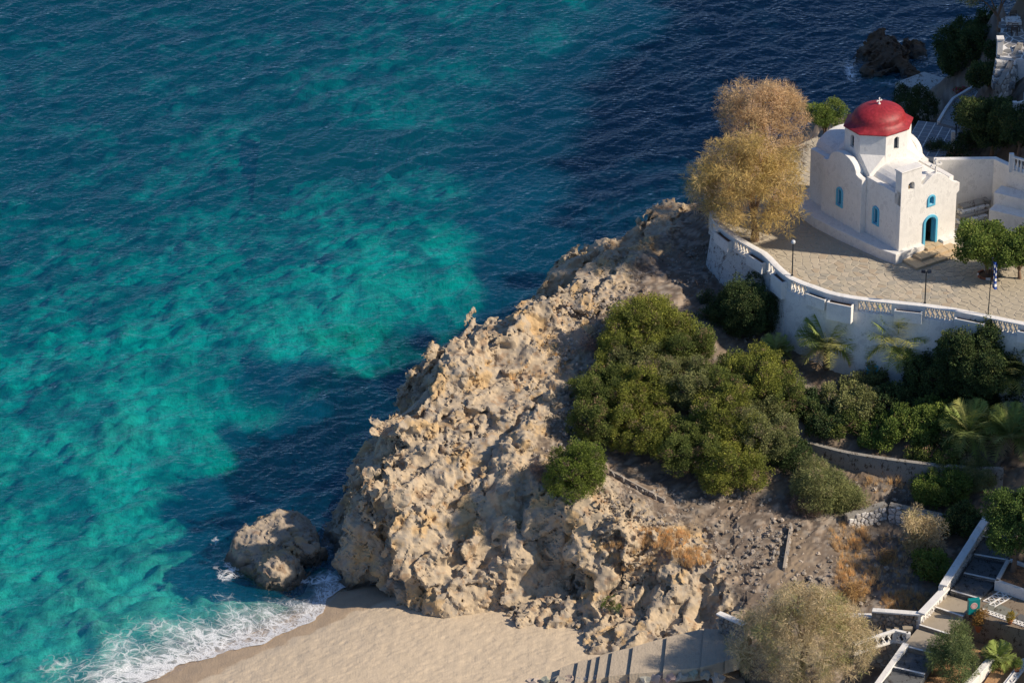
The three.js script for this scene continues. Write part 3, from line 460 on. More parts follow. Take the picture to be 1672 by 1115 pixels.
  // ledge round the base and the steps
  const outer = [[2.0, 0.3], [-0.43, 0.3], [-0.75, -1], [-1.0, -3], [-1.3, -5.5], [-1.45, -8], [-1.3, -9.6], [-0.8, -10.9], [0.1, -11.9], [1.6, -12.5], [2.4, -12.5], [2.4, -9.6], [0.05, -9.6], [0.05, -8.6], [-0.2, -8.5], [-0.2, -4.1], [0.05, -4], [0.05, -0.05], [2.0, -0.05]].map(([x, z]) => ({ x, z }));
  part('base_ledge', M(prism(outer, 0, B - 0.02, 0.03)), white, ch);
  part('bench', M(box(1.5, B - 0.1, 0.5, 4.2, (B - 0.1) / 2, 0.24, 0, 0.04)), white, ch);
  const step = (x0, x1, z1, h, h0) => { const k = Math.round((x1 - x0) / 0.85); for (let i = 0; i < k; i++) { const w = (x1 - x0) / k; part('step_stone', M(box(w - 0.02, h - h0, z1 + 0.0, x0 + w * (i + 0.5), (h + h0) / 2, z1 / 2 + 0.01, 0, 0.025)), sandstone, ch); } };
  step(0.15, 4.5, 1.95, 0.21, 0); step(1.0, 4.15, 1.3, 0.41, 0.2); step(2.05, 3.4, 0.6, 0.6, 0.4);
}
// ------------------------------------------------------------------ paved terrace
const COPE = [[1165, 352], [1172, 362], [1185, 374], [1200, 385], [1215, 394.5], [1232, 404], [1247, 412], [1258, 422], [1268, 433], [1280, 444], [1292, 453], [1310, 461], [1330, 468], [1352, 476], [1372, 481], [1400, 486], [1430, 489.5], [1460, 492.5], [1511, 497.5], [1560, 505], [1610, 515], [1672, 527.5], [1730, 540]].map(([x, y]) => P(x, y, 15));
// voronoi cells of jittered points: each a convex polygon of [x, y], shrunk by a joint
function cells(x0, x1, y0, y1, size, joint, r, inside, jitter = 0.85) {
  const nx = Math.ceil((x1 - x0) / size) + 2, ny = Math.ceil((y1 - y0) / size) + 2, pts = []; for (let j = 0; j < ny; j++) for (let i = 0; i < nx; i++) pts.push([x0 + (i - 0.5 + jitter * (r() - 0.5) + (j % 2) * 0.35) * size, y0 + (j - 0.5 + jitter * (r() - 0.5)) * size]);
  const out = [];
  for (let j = 0; j < ny; j++) for (let i = 0; i < nx; i++) {
    const c = pts[j * nx + i]; if (!inside(c[0], c[1])) continue;
    let poly = [[c[0] - size, c[1] - size], [c[0] + size, c[1] - size], [c[0] + size, c[1] + size], [c[0] - size, c[1] + size]];
    for (let b = Math.max(0, j - 2); b <= Math.min(ny - 1, j + 2); b++) for (let a = Math.max(0, i - 2); a <= Math.min(nx - 1, i + 2); a++) {
      const q = pts[b * nx + a]; if (q === c) continue; const dx = q[0] - c[0], dy = q[1] - c[1], L = Math.hypot(dx, dy); if (L > size * 2.4) continue;
      const f = (p) => ((p[0] - c[0]) * dx + (p[1] - c[1]) * dy) / L - L / 2 + joint / 2, nw = [];
      for (let k = 0; k < poly.length; k++) { const p = poly[k], s = poly[(k + 1) % poly.length], fp = f(p), fsv = f(s); if (fp <= 0) nw.push(p); if ((fp < 0) !== (fsv < 0)) { const t = fp / (fp - fsv); nw.push([lerp(p[0], s[0], t), lerp(p[1], s[1], t)]); } }
      poly = nw; if (!poly.length) break;
    }
    if (poly.length > 2) out.push({ c, poly });
  }
  return out;
}
// low stone over a plan polygon: sides and a slightly smaller top
function stoneGeo(poly, c, y0, y1, inset = 0.02) {
  const pos = [], n = poly.length, top = poly.map((p) => { const dx = p[0] - c[0], dy = p[1] - c[1], L = Math.hypot(dx, dy) || 1, k = Math.max(0.4, 1 - inset / L); return [c[0] + dx * k, c[1] + dy * k]; });
  for (let k = 0; k < n; k++) { const a = poly[k], b = poly[(k + 1) % n], A = top[k], Bq = top[(k + 1) % n]; pos.push(a[0], y0, a[1], A[0], y1, A[1], b[0], y0, b[1], b[0], y0, b[1], A[0], y1, A[1], Bq[0], y1, Bq[1]); if (k > 0 && k < n - 1) pos.push(top[0][0], y1, top[0][1], Bq[0], y1, Bq[1], A[0], y1, A[1]); }
  return geoOf(pos);
}
const stoneMats = (list) => list.map((c, i) => new THREE.MeshStandardMaterial({ color: lin(...c), roughness: 0.9, name: 'stone ' + i }));
const flagMats = stoneMats([[0.40, 0.35, 0.26], [0.36, 0.32, 0.245], [0.44, 0.38, 0.285], [0.33, 0.3, 0.24], [0.38, 0.31, 0.22]]);
function paving(owner, list, y0, y1, mats, name, eye, most = 300, tilt = 0.006, r = rng(77)) {
  list.sort((a, b) => Math.hypot(a.c[0] - eye.x, a.c[1] - eye.z) - Math.hypot(b.c[0] - eye.x, b.c[1] - eye.z));
  const rest = [];
  list.forEach((s, i) => { const g = stoneGeo(s.poly, s.c, y0, y1 + (r() - 0.5) * tilt * 2); i < most ? part(name, g, mats[Math.floor(r() * mats.length)], owner) : rest.push(g); });
  if (rest.length) part(name + 's_beyond', merge(rest), mats[0], owner, 'stuff');
}
const terracePoly = [...COPE, P(1735, 470, 14), P(1735, 330, 14), P(1610, 340, 14), P(1530, 260, 14), P(1420, 225, 14), P(1330, 225, 14), P(1250, 262, 14), P(1190, 315, 14)];
{
  const terr = new THREE.Group(); terr.name = 'terrace_pavement'; scene.add(terr); terr.userData = { kind: 'structure', label: 'crazy paved terrace round the church', category: 'pavement' };
  part('mortar_bed', boxUV(prism(terracePoly, 9, 14.0)), new THREE.MeshStandardMaterial({ color: lin(0.52, 0.47, 0.38), roughness: 0.95, map: washMap, name: 'mortar' }), terr);
  const F0 = P(1467, 427, 14), co = Math.cos(35 * Math.PI / 180), si = Math.sin(35 * Math.PI / 180);
  const inCh = (x, z) => { const dx = x - F0.x, dz = z - F0.z, u = dx * co - dz * si, w = dx * si + dz * co; return u > -0.3 && u < 4.5 && w < 0.1 && w > -9.5; };
  const list = cells(12, 34, -22, 12, 0.52, 0.045, rng(21), (x, z) => INSIDE(terracePoly, x, z) && !inCh(x, z));
  for (const st of list) st.poly = st.poly.map((p) => { let k = 1; while (k > 0.2 && !INSIDE(terracePoly, st.c[0] + (p[0] - st.c[0]) * k, st.c[1] + (p[1] - st.c[1]) * k)) k -= 0.1; return [st.c[0] + (p[0] - st.c[0]) * k, st.c[1] + (p[1] - st.c[1]) * k]; });
  paving(terr, list, 13.97, 14.022, flagMats, 'flagstone', P(1430, 470, 14));
  // pale border strip that curves round the church
  const arc = [[1305, 352], [1335, 374], [1365, 392], [1400, 409], [1440, 426], [1462, 440]].map(([x, y]) => P(x, y, 14)), curve = new THREE.CatmullRomCurve3(arc), n = 22;
  for (let i = 0; i < n; i++) part('border_stone', bar(curve.getPoint((i + 0.04) / n), curve.getPoint((i + 0.96) / n), 0.26, 13.98, 14.034, 0.008), flagMats[2], terr);
}
// ------------------------------------------------------------------ plants
const leafMat = (name, c, t = 0.28) => new THREE.MeshPhysicalMaterial({ color: lin(...c), roughness: 0.95, transmission: t, thickness: 0, specularIntensity: 0.4, side: THREE.DoubleSide, name });
const barkMat = new THREE.MeshStandardMaterial({ color: lin(0.2, 0.13, 0.085), roughness: 0.95, bumpMap: washBump, bumpScale: 0.05, name: 'bark' });
// a tuft of leaves of about unit radius round the origin
function tuft(n, len, wid, seed, droop = 0, tris = 2) {
  const r = rng(seed), pos = [];
  for (let i = 0; i < n; i++) {
    const d = V(r() * 2 - 1, r() * 1.7 - 0.6, r() * 2 - 1).normalize(), o = d.clone().multiplyScalar(0.15 + 0.75 * Math.pow(r(), 0.6)), dir = d.clone().add(V(r() - 0.5, r() - 0.5 - droop, r() - 0.5).multiplyScalar(1.2)).normalize();
    const s = V(r() - 0.5, r() - 0.5, r() - 0.5).cross(dir).normalize(), L = len * (0.6 + 0.7 * r()), w = wid * (0.6 + 0.7 * r()), a = o, b = o.clone().addScaledVector(dir, L), m = o.clone().addScaledVector(dir, L * 0.5), p = m.clone().addScaledVector(s, w / 2), q = m.clone().addScaledVector(s, -w / 2);
    if (tris === 2) pos.push(...a, ...p, ...b, ...a, ...b, ...q); else { const e = a.clone().addScaledVector(s, w / 2), f = a.clone().addScaledVector(s, -w / 2); pos.push(...e, ...b, ...f); }
  }
  return geoOf(pos.map((v) => v));
}
const TUFT = { leaf: [1, 2, 3].map((k) => tuft(46, 0.34, 0.2, k)), broad: [4, 5].map((k) => tuft(26, 0.5, 0.36, k)), fine: [6, 7, 8].map((k) => tuft(70, 0.6, 0.055, k, 0.25, 1)), needle: [9, 10].map((k) => tuft(56, 0.55, 0.09, k)) };
// crown: tufts spread over and through ellipsoid lobes [x, y, z, rx, ry, rz]
function crown(parent, lobes, o) {
  const r = rng(o.seed), size = o.size ?? 0.3, items = [], den = o.density ?? 1;
  lobes.forEach((L, li) => {
    const [cx, cy, cz, rx, ry, rz] = L, area = 4 * Math.PI * Math.pow((Math.pow(rx * ry, 1.6) + Math.pow(rx * rz, 1.6) + Math.pow(ry * rz, 1.6)) / 3, 1 / 1.6), n = Math.round(area / (size * size) * 0.95 * den);
    for (let i = 0; i < n; i++) {
      const d = V(r() * 2 - 1, r() * 2 - 1, r() * 2 - 1).normalize(), k = (0.62 + 0.38 * Math.pow(r(), 0.5)) * (1 + 0.24 * n3(cx + d.x * 2.2 + li, cy + d.y * 2.2, cz + d.z * 2.2));
      const x = cx + d.x * rx * k, y = cy + d.y * ry * k, z = cz + d.z * rz * k;
      if (o.floor !== undefined && y < o.floor) continue;
      if (lobes.some((q, qi) => qi !== li && ((x - q[0]) / q[3]) ** 2 + ((y - q[1]) / q[4]) ** 2 + ((z - q[2]) / q[5]) ** 2 < 0.3)) continue;
      if (o.gap && n3(x * 0.9, y * 0.9 + o.seed, z * 0.9) < -1 + o.gap) continue;
      items.push([x, y, z, d]);
    }
  });
  const kinds = o.kind ?? TUFT.leaf, m = new THREE.Matrix4(), q = new THREE.Quaternion(), c = new THREE.Color(), up = V(0, 1, 0);
  kinds.forEach((geo, gi) => {
    const mine = items.filter((_, i) => i % kinds.length === gi); if (!mine.length) return;
    const im = new THREE.InstancedMesh(geo, o.mat, mine.length); im.name = o.name ?? 'crown'; im.castShadow = im.receiveShadow = true; im.userData.kind = 'stuff';
    mine.forEach(([x, y, z, d], i) => {
      q.setFromUnitVectors(up, d.clone().lerp(up, 0.35).normalize()).multiply(new THREE.Quaternion().setFromAxisAngle(up, r() * TAU));
      const s = size * (0.75 + 0.55 * r()); m.compose(V(x, y, z), q, V(s, s, s)); im.setMatrixAt(i, m);
      const t = 0.5 + 0.5 * n3(x * 0.8 + o.seed, y * 0.8, z * 0.8), v = 0.8 + 0.4 * r();
      const a = o.tones[0], b = o.tones[1], e = o.tones[2]; let cc = mixc(a, b, clamp(t + (r() - 0.5) * 0.5)); if (e && r() < (o.odd ?? 0.08)) cc = e; c.setRGB(cc[0] * v, cc[1] * v, cc[2] * v); im.setColorAt(i, c);
    });
    parent.add(im);
  });
}
const LEAF = leafMat('shrub leaf', [1, 1, 1]), WISP = leafMat('feathery leaf', [1, 1, 1], 0.35);
const TONES = { mid: [[0.085, 0.12, 0.025], [0.2, 0.235, 0.05], [0.26, 0.17, 0.1]], shrub: [[0.13, 0.16, 0.028], [0.33, 0.34, 0.055], [0.3, 0.22, 0.12]], dark: [[0.04, 0.075, 0.025], [0.09, 0.13, 0.035], [0.15, 0.17, 0.05]], fresh: [[0.1, 0.165, 0.03], [0.21, 0.27, 0.05], [0.28, 0.3, 0.08]], olive: [[0.15, 0.175, 0.06], [0.3, 0.31, 0.115], [0.27, 0.22, 0.13]], tamarisk: [[0.46, 0.35, 0.11], [0.66, 0.48, 0.2], [0.7, 0.5, 0.32]], pale: [[0.5, 0.41, 0.22], [0.68, 0.54, 0.33], [0.34, 0.33, 0.13]] };
function limbs(parent, base, tips, r0, seed, mat = barkMat, name = 'trunk') {
  const r = rng(seed), g = [], fork = base.clone().lerp(tips.reduce((a, t) => a.add(t), V()).multiplyScalar(1 / tips.length), 0.3);
  g.push(tube([base.clone().add(V(0, -0.25, 0)), base.clone().lerp(fork, 0.5).add(V((r() - 0.5) * 0.2, 0, (r() - 0.5) * 0.2)), fork], (t) => r0 * (1.35 - 0.6 * t), 0, 9));
  for (const t of tips) { const m = fork.clone().lerp(t, 0.5).add(V((r() - 0.5) * 0.5, 0.2, (r() - 0.5) * 0.5)); g.push(tube([fork.clone().add(V(0, -0.05, 0)), m, t], r0 * 0.55, r0 * 0.12, 6));
    for (let k = 0; k < 3; k++) { const e = t.clone().add(V((r() - 0.5) * 1.6, (r() - 0.2) * 1.2, (r() - 0.5) * 1.6)); g.push(tube([m.clone().lerp(t, 0.3 + 0.5 * r()), e], r0 * 0.16, r0 * 0.04, 4)); } }
  return part(name, merge(g), mat, parent);
}
// shrub whose middle shows at (px, py) in the photograph, half-widths in photo pixels
let shrubSeed = 100;
function shrub(px, py, rx, ry, label, o = {}) {
  const b = G(px, py + ry * (o.sit ?? 0.55)); if (o.y !== undefined) b.copy(P(px, py + ry * (o.sit ?? 0.55), o.y));
  const t = thing(o.name ?? 'shrub', label, o.category ?? 'shrub', b, 0, o.group), seed = ++shrubSeed * 7, r = rng(seed), R = rx / 25 * (o.fat ?? 1), Hh = Math.max(0.5, ry / 22 * 1.05 * (o.tall ?? 1.0)), lobes = [], n = o.lobes ?? Math.max(4, Math.round(R * 6.5));
  for (let i = 0; i < n; i++) { const a = i / n * TAU + r(), d = Math.sqrt(r()) * R * 0.72, s = R * (0.2 + 0.2 * r()) * (n < 5 ? 1.35 : 1), h = Hh * (0.55 + 0.4 * r()) * (1 - 0.35 * d / R); lobes.push([Math.cos(a) * d, h * 0.85, Math.sin(a) * d, s, Math.max(0.35, h * 0.75), s]); }
  crown(t, lobes, { seed, size: o.size ?? 0.27, mat: o.mat ?? LEAF, tones: o.tones ?? TONES.shrub, kind: o.kind, floor: -0.3, density: o.density, gap: o.gap ?? 0.55, name: 'foliage', odd: o.odd });
  const tips = lobes.slice(0, 5).map((L) => V(L[0], L[1], L[2])); if (tips.length) limbs(t, V(0, 0, 0), tips, 0.07 + 0.03 * R, seed, barkMat, 'stem');
  return t;
}
// tree with its trunk foot at b; lobes relative to it
function tree(name, label, b, lobes, o) {
  const t = thing(name, label, 'tree', b, 0, o.group);
  limbs(t, V(0, 0, 0), lobes.filter((_, i) => i < 7).map((L) => V(L[0] * 0.8, L[1] - L[4] * 0.2, L[2] * 0.8)), o.trunk ?? 0.2, o.seed);
  crown(t, lobes, { name: 'crown', mat: LEAF, ...o });
  return t;
}
// palm: fronds of paired leaflets on a drooping rib
function frondGeo(len, seed, drop) {
  const r = rng(seed), pos = [], n = 26, C = (t) => V(len * t * (1 - 0.18 * t * t), len * (0.62 * t - drop * t * t), 0);
  for (let i = 0; i < n; i++) { const t = 0.12 + 0.88 * i / n, p = C(t), L = len * 0.34 * Math.sin(Math.PI * (0.16 + 0.8 * t)) + 0.05, w = 0.038;
    for (const s of [-1, 1]) { const tip = p.clone().add(V(L * 0.62, L * (0.28 - 0.55 * r()), s * L * (0.6 + 0.3 * r()))); pos.push(...p.clone().add(V(-w, 0, 0)), ...tip, ...p.clone().add(V(w, 0, 0))); } }
  for (let i = 0; i < 6; i++) { const a = C(i / 6), b = C((i + 1) / 6), w = 0.03 * (1 - i / 8); pos.push(a.x, a.y, -w, b.x, b.y, -w, a.x, a.y, w, a.x, a.y, w, b.x, b.y, -w, b.x, b.y, w); }
  return geoOf(pos);
}
const frondMats = [leafMat('palm leaf', [0.27, 0.34, 0.085]), leafMat('palm leaf pale', [0.44, 0.44, 0.14]), leafMat('palm leaf dry', [0.45, 0.32, 0.18])];
function palm(px, py, len, label, o = {}) {
  const b = o.y !== undefined ? P(px, py, o.y) : G(px, py), t = thing('palm_tree', label, 'palm', b, 0, 'palms in the gardens'), r = rng(o.seed ?? px), h = o.h ?? 0.7, geos = [frondGeo(len, 1, 0.3), frondGeo(len, 2, 0.55), frondGeo(len * 0.9, 3, 0.85)];
  part('trunk', tube([V(0, -0.3, 0), V(0.03, h * 0.5, 0), V(0, h, 0)], (k) => 0.24 - 0.04 * k + 0.025 * Math.sin(k * 30), 0, 9, 12), barkMat, t);
  const n = Math.round((o.n ?? 24) * 1.8);
  for (let i = 0; i < n; i++) { const k = i / n, tilt = k < 0.35 ? 0.75 - k : k < 0.7 ? 0.25 : -0.15, f = part('frond', geos[k < 0.35 ? 0 : k < 0.7 ? 1 : 2], frondMats[k > 0.86 && o.dry ? 2 : r() < 0.35 ? 1 : 0], t); f.position.set(0, h, 0); f.rotation.set(0, i * 2.4 + r() * 0.4, tilt + (r() - 0.5) * 0.25, 'YXZ'); }
  return t;
}
// --- trees on and round the terrace
{
  const L = [], r = rng(4); for (let i = 0; i < 30; i++) { const a = i * 2.4, d = Math.sqrt((i + 0.5) / 30) * 3.1, y = 4.6 + 2.6 * Math.cos(d * 0.42) * r() - 0.42 * d; L.push([Math.cos(a) * d - 0.75 + (r() - 0.5), y + (r() - 0.5) * 0.8, Math.sin(a) * d * 0.8 - 0.4, 0.6 + 0.7 * r(), 0.8 + 0.7 * r(), 0.6 + 0.7 * r()]); }
  for (const [x, y, z] of [[-3.3, 3.2, 0], [2.1, 2.9, 0.5], [1.2, 2.0, 1.2], [-1.2, 2.1, 1.0], [0.2, 2.2, 1.5], [-2.3, 2.6, 1]]) L.push([x, y, z, 0.95, 0.8, 0.9]);
  tree('tamarisk_tree', 'large golden feathery tamarisk leaning over the wall beside the chapel', P(1233, 393, 14), L, { seed: 41, trunk: 0.24, mat: WISP, tones: TONES.tamarisk, kind: TUFT.fine, size: 0.52, density: 0.85, gap: 0.82 });
  const L2 = []; for (let i = 0; i < 15; i++) { const a = i * 2.4, d = Math.sqrt((i + 0.5) / 15) * 2.2; L2.push([Math.cos(a) * d + (r() - 0.5) * 0.7, 6.0 + 2.1 * r() - 0.5 * d, Math.sin(a) * d * 0.8, 0.65 + 0.6 * r(), 0.8 + 0.6 * r(), 0.8]); } for (const [x, y, z] of [[1.6, 3.6, 0.4], [0.6, 3.2, 0.6], [2.2, 4.6, 0]]) L2.push([x, y, z, 1, 1, 0.9]);
  tree('tamarisk_tree', 'paler tamarisk standing behind the large golden one', P(1240, 330, 13.4), L2, { seed: 43, trunk: 0.2, mat: WISP, tones: [[0.5, 0.36, 0.18], [0.7, 0.5, 0.29], [0.74, 0.54, 0.38]], kind: TUFT.fine, size: 0.5, density: 0.85, gap: 0.82 });
  const L3 = []; for (let i = 0; i < 9; i++) { const a = i * 2.4, d = Math.sqrt((i + 0.5) / 9) * 1.05; L3.push([Math.cos(a) * d, 1.7 + 0.9 * r() - 0.3 * d, Math.sin(a) * d, 0.6, 0.65, 0.6]); }
  tree('round_tree', 'bright green round tree at the sea edge behind the chapel', P(1346, 228, 13), L3, { seed: 45, trunk: 0.1, tones: TONES.fresh, size: 0.25, gap: 0.7 });
  for (const [px, py, seed, s, lab] of [[1613, 450, 47, 1.0, 'leafy green tree with a whitewashed kerb, nearer the flagpole on the terrace'], [1667, 455, 49, 1.05, 'leafy green tree cut by the right edge on the terrace']]) {
    const L4 = [], q = rng(seed); for (let i = 0; i < 11; i++) { const a = i * 2.4, d = Math.sqrt((i + 0.5) / 11) * 1.35 * s; L4.push([Math.cos(a) * d - 0.45, 1.75 + 1.4 * q() - 0.2 * d, Math.sin(a) * d, 0.62 + 0.2 * q(), 0.7 + 0.25 * q(), 0.62 + 0.2 * q()]); }
    tree('terrace_tree', lab, P(px, py, 14), L4, { seed, trunk: 0.11, tones: TONES.fresh, kind: TUFT.broad, size: 0.27, gap: 0.6, group: 'trees on the terrace' });
  }
}
// --- shrubs on the slope
const slopeG = { group: 'shrubs on the slope' };
[[1060, 535, 62, 42, 'dense olive shrub, topmost of the clump on the slope'], [1118, 562, 46, 36, 'olive shrub on the right shoulder of the clump, nearest the dark bushes'], [1005, 572, 40, 36, 'olive shrub on the upper left edge of the clump beside the scree'], [1040, 595, 48, 34, 'olive shrub just below the topmost shrub of the clump'], [983, 640, 46, 40, 'olive shrub at the left edge of the clump above the pale rock'], [1052, 640, 52, 40, 'olive shrub in the middle of the clump on its left half'], [968, 692, 36, 42, 'olive shrub at the lower left corner of the clump'], [1045, 700, 52, 46, 'grey green shrub in the lower middle of the clump'], [1125, 630, 52, 40, 'olive shrub at the centre of the big clump'], [1180, 625, 52, 38, 'bright olive shrub right of the clump centre'], [1240, 618, 56, 42, 'olive shrub at the upper right of the clump by the small palm'], [1275, 650, 40, 40, 'olive shrub at the far right edge of the clump'], [1180, 685, 66, 48, 'broad olive shrub in the right half of the clump'], [1240, 705, 56, 46, 'olive shrub low on the right side of the clump'], [1130, 735, 60, 46, 'grey green shrub at the bottom of the clump'], [1195, 765, 56, 42, 'dark green shrub at the lowest point of the clump']].forEach(([x, y, a, b, l], i) => shrub(x, y, a, b, l, { ...slopeG, tones: [TONES.shrub, TONES.mid, TONES.shrub, TONES.olive, TONES.mid][i % 5], tall: 1.15, fat: 1.14, gap: 0.8 }));
shrub(945, 780, 58, 48, 'round bright green bush alone above the front cliff', { tones: [[0.1, 0.145, 0.02], [0.19, 0.24, 0.035], [0.2, 0.14, 0.1]], tall: 1.2, lobes: 11 });
shrub(1215, 505, 62, 50, 'dark green bush against the foot of the rough terrace wall', { tones: TONES.dark, tall: 1.2 });
shrub(1168, 510, 32, 22, 'low dark bush left of the bush at the wall foot', { tones: TONES.dark });
shrub(1152, 485, 15, 14, 'small dark bush, uppermost below the terrace wall', { tones: TONES.dark });
shrub(1335, 795, 56, 50, 'olive green bush in front of the concrete garden wall', { tones: TONES.olive, tall: 0.95, kind: TUFT.needle, size: 0.34 });
shrub(1290, 740, 36, 40, 'dark bush between the clump and the concrete garden wall', { tones: TONES.dark });
shrub(1390, 815, 30, 34, 'spiky olive bush at the end of the white rubble wall', { tones: TONES.olive, kind: TUFT.needle, size: 0.34 });
// --- garden under the terrace wall
[[1345, 690, 40, 30, 'low garden bush left of the citrus bushes', TONES.dark], [1395, 650, 52, 40, 'grey green garden bush in the shade below the second palm', TONES.olive], [1448, 655, 40, 34, 'garden bush below the tall palm by the wall', TONES.dark], [1470, 690, 48, 34, 'yellow green citrus bush in the garden bed', TONES.fresh], [1535, 680, 50, 40, 'leafy citrus bush in the middle of the garden bed', TONES.fresh], [1532, 612, 54, 46, 'dark bush right of the tall palm under the terrace wall', TONES.dark, 1.1], [1592, 604, 60, 46, 'dark broad bush under the balusters of the terrace wall', TONES.dark, 1.6], [1655, 606, 48, 46, 'dark bush nearest the right end of the terrace wall', TONES.dark, 1.15], [1605, 650, 46, 36, 'dark bush above the short stone wall in the garden', TONES.dark], [1660, 640, 36, 40, 'dark bush at the right edge of the upper garden', TONES.dark], [1378, 690, 38, 26, 'low green bush behind the left part of the concrete wall', TONES.mid], [1428, 712, 34, 22, 'low leafy bush behind the middle of the concrete wall', TONES.fresh], [1500, 655, 40, 34, 'dark bush between the citrus bushes and the tall palm', TONES.dark], [1615, 700, 40, 34, 'green bush between the two lower palms', TONES.mid], [1420, 615, 34, 26, 'grey green bush between the two palms at the wall', TONES.olive], [1315, 655, 30, 36, 'dark bush in the gap right of the shrub clump', TONES.dark], [1530, 735, 46, 26, 'low bush in front of the green palm', TONES.mid], [1585, 640, 44, 36, 'dark bush behind the short capped stone wall', TONES.dark]].forEach(([x, y, a, b, l, tn, up]) => shrub(x, y, a, b, l, { tones: tn, group: 'garden bushes', kind: TUFT.broad, size: 0.24, tall: up ?? 0.9, fat: up ? 1.1 : 1, y: up ? 9.3 + (x > 1580 ? 0.9 : 0) : undefined, gap: 0.65 }));
[[1540, 790, 58, 40, 'bright bush below the concrete wall with dry tips', TONES.fresh], [1600, 775, 42, 36, 'feathery bush between the low palms and the big dark tree', TONES.olive], [1525, 925, 40, 34, 'leafy bush leaning on the stair parapet', TONES.fresh], [1505, 880, 36, 44, 'dry reedy bush above the leafy one by the stair parapet', TONES.pale], [1575, 850, 44, 34, 'dark bush behind the reedy bush', TONES.dark]].forEach(([x, y, a, b, l, tn], i) => shrub(x, y, a, b, l, { tones: tn, group: 'bushes on the lower terraces', kind: i === 3 || i === 1 ? TUFT.needle : TUFT.broad, size: i === 3 ? 0.4 : 0.24, tall: i === 3 ? 1.2 : 0.9, fat: 0.9, gap: 0.65 }));
palm(1350, 596, 2.6, 'palm with some dry fronds in front of the smooth terrace wall', { y: 9.9, dry: true, h: 1.3 });
palm(1464, 612, 3.0, 'tall dark green palm beside the blue panel of the wall', { y: 9.5, h: 2.3, n: 28 });
palm(1266, 585, 1.5, 'small palm at the corner of the rough wall', { h: 0.4, n: 16 });
palm(1582, 738, 2.6, 'green palm at the end of the concrete garden wall', { h: 1.3 });
palm(1650, 745, 2.6, 'sunlit palm at the right edge of the garden', { h: 1.3, dry: true });
palm(1655, 632, 2.6, 'shaded palm under the right end of the terrace wall', { y: 10.2, h: 1.2 });
palm(1630, 1085, 1.35, 'young upright palm in the bare planting bed by the stairs', { h: 0.35, n: 14, y: 2.6 });
{ // big dark tree over the stairs, the pale tamarisk and the bush at the bottom
  const r = rng(60), L = []; for (let i = 0; i < 16; i++) { const a = i * 2.4, d = Math.sqrt((i + 0.5) / 16) * 2.0; L.push([Math.cos(a) * d + 0.5, 2.6 + 2.1 * r() - 0.2 * d, Math.sin(a) * d * 0.8, 0.8 + 0.3 * r(), 0.9 + 0.3 * r(), 0.8]); }
  tree('evergreen_tree', 'dense dark green tree hanging over the upper stairs at the right edge', P(1654, 935, 4.9), L, { seed: 61, trunk: 0.17, tones: [[0.06, 0.11, 0.026], [0.13, 0.2, 0.04], [0.2, 0.25, 0.05]], kind: TUFT.broad, size: 0.25, gap: 0.7 });
  const L2 = []; for (let i = 0; i < 22; i++) { const a = i * 2.4, d = Math.sqrt((i + 0.5) / 22) * 3.3; L2.push([Math.cos(a) * d, 4.0 + 2.6 * Math.cos(d * 0.42) * (0.5 + 0.6 * r()) - 0.35 * d, Math.sin(a) * d * 0.75, 0.95 + 0.35 * r(), 0.95 + 0.3 * r(), 0.95]); }
  for (const [x, y, z] of [[-2.6, 2.2, 0.6], [-1.2, 1.7, 1.2], [0.4, 1.6, 1.3], [1.9, 1.9, 1.0], [3.0, 2.4, 0.2], [-3.3, 2.8, 0]]) L2.push([x, y, z, 1.0, 1.0, 0.9]);
  tree('tamarisk_tree', 'pale beige flowering tamarisk beside the lower balustrade', P(1310, 1120, 1.6), L2, { seed: 63, trunk: 0.22, mat: WISP, tones: TONES.pale, kind: TUFT.fine, size: 0.48, density: 0.85, gap: 0.82, odd: 0.22 });
  const L3 = []; for (let i = 0; i < 12; i++) { const a = i * 2.4, d = Math.sqrt((i + 0.5) / 12) * 1.25; L3.push([Math.cos(a) * d, 1.3 + 1.5 * r() - 0.2 * d, Math.sin(a) * d, 0.6, 0.7, 0.6]); }
  tree('oleander_bush', 'rounded dark green bush between the stairs and the white planter wall', P(1553, 1108, 2.6), L3, { seed: 65, trunk: 0.08, tones: [[0.09, 0.14, 0.045], [0.19, 0.23, 0.08], [0.28, 0.29, 0.12]], kind: TUFT.needle, size: 0.3, gap: 0.66 });
  // trees on the slope outside the frame whose shade dapples the garden
  [[41, 8.5, 14, 'spreading dark tree outside the frame, uppermost beside the garden'], [40.5, 8, 19, 'spreading dark tree outside the frame, middle one beside the garden'], [39.5, 6, 25, 'spreading dark tree outside the frame above the big evergreen']].forEach(([x, y, z, lab], k) => {
    const q = rng(70 + k), L4 = []; for (let i = 0; i < 16; i++) { const a = i * 2.4, d = Math.sqrt((i + 0.5) / 16) * 3.2; L4.push([Math.cos(a) * d, 6.3 + 3.0 * q() - 0.3 * d, Math.sin(a) * d, 1.1, 1.0, 1.1]); }
    tree('shade_tree', lab, V(x, y, z), L4, { seed: 71 + k, trunk: 0.3, tones: TONES.dark, size: 0.5, gap: 0.5, density: 0.9, group: 'trees beside the garden' }); });
}
// ------------------------------------------------------------------ terrace wall with balustrade
const copePx = [1165, 1172, 1185, 1200, 1215, 1232, 1247, 1258, 1268, 1280, 1292, 1310, 1330, 1352, 1372, 1400, 1430, 1460, 1511, 1560, 1610, 1672, 1730];
const copeAt = (px) => { let i = 0; while (i < copePx.length - 2 && px > copePx[i + 1]) i++; return COPE[i].clone().lerp(COPE[i + 1], (px - copePx[i]) / (copePx[i + 1] - copePx[i])); };
function line(px0, px1, step = 6) { const n = Math.max(1, Math.ceil((px1 - px0) / step)), out = []; for (let i = 0; i <= n; i++) out.push(copeAt(lerp(px0, px1, i / n))); return out; }
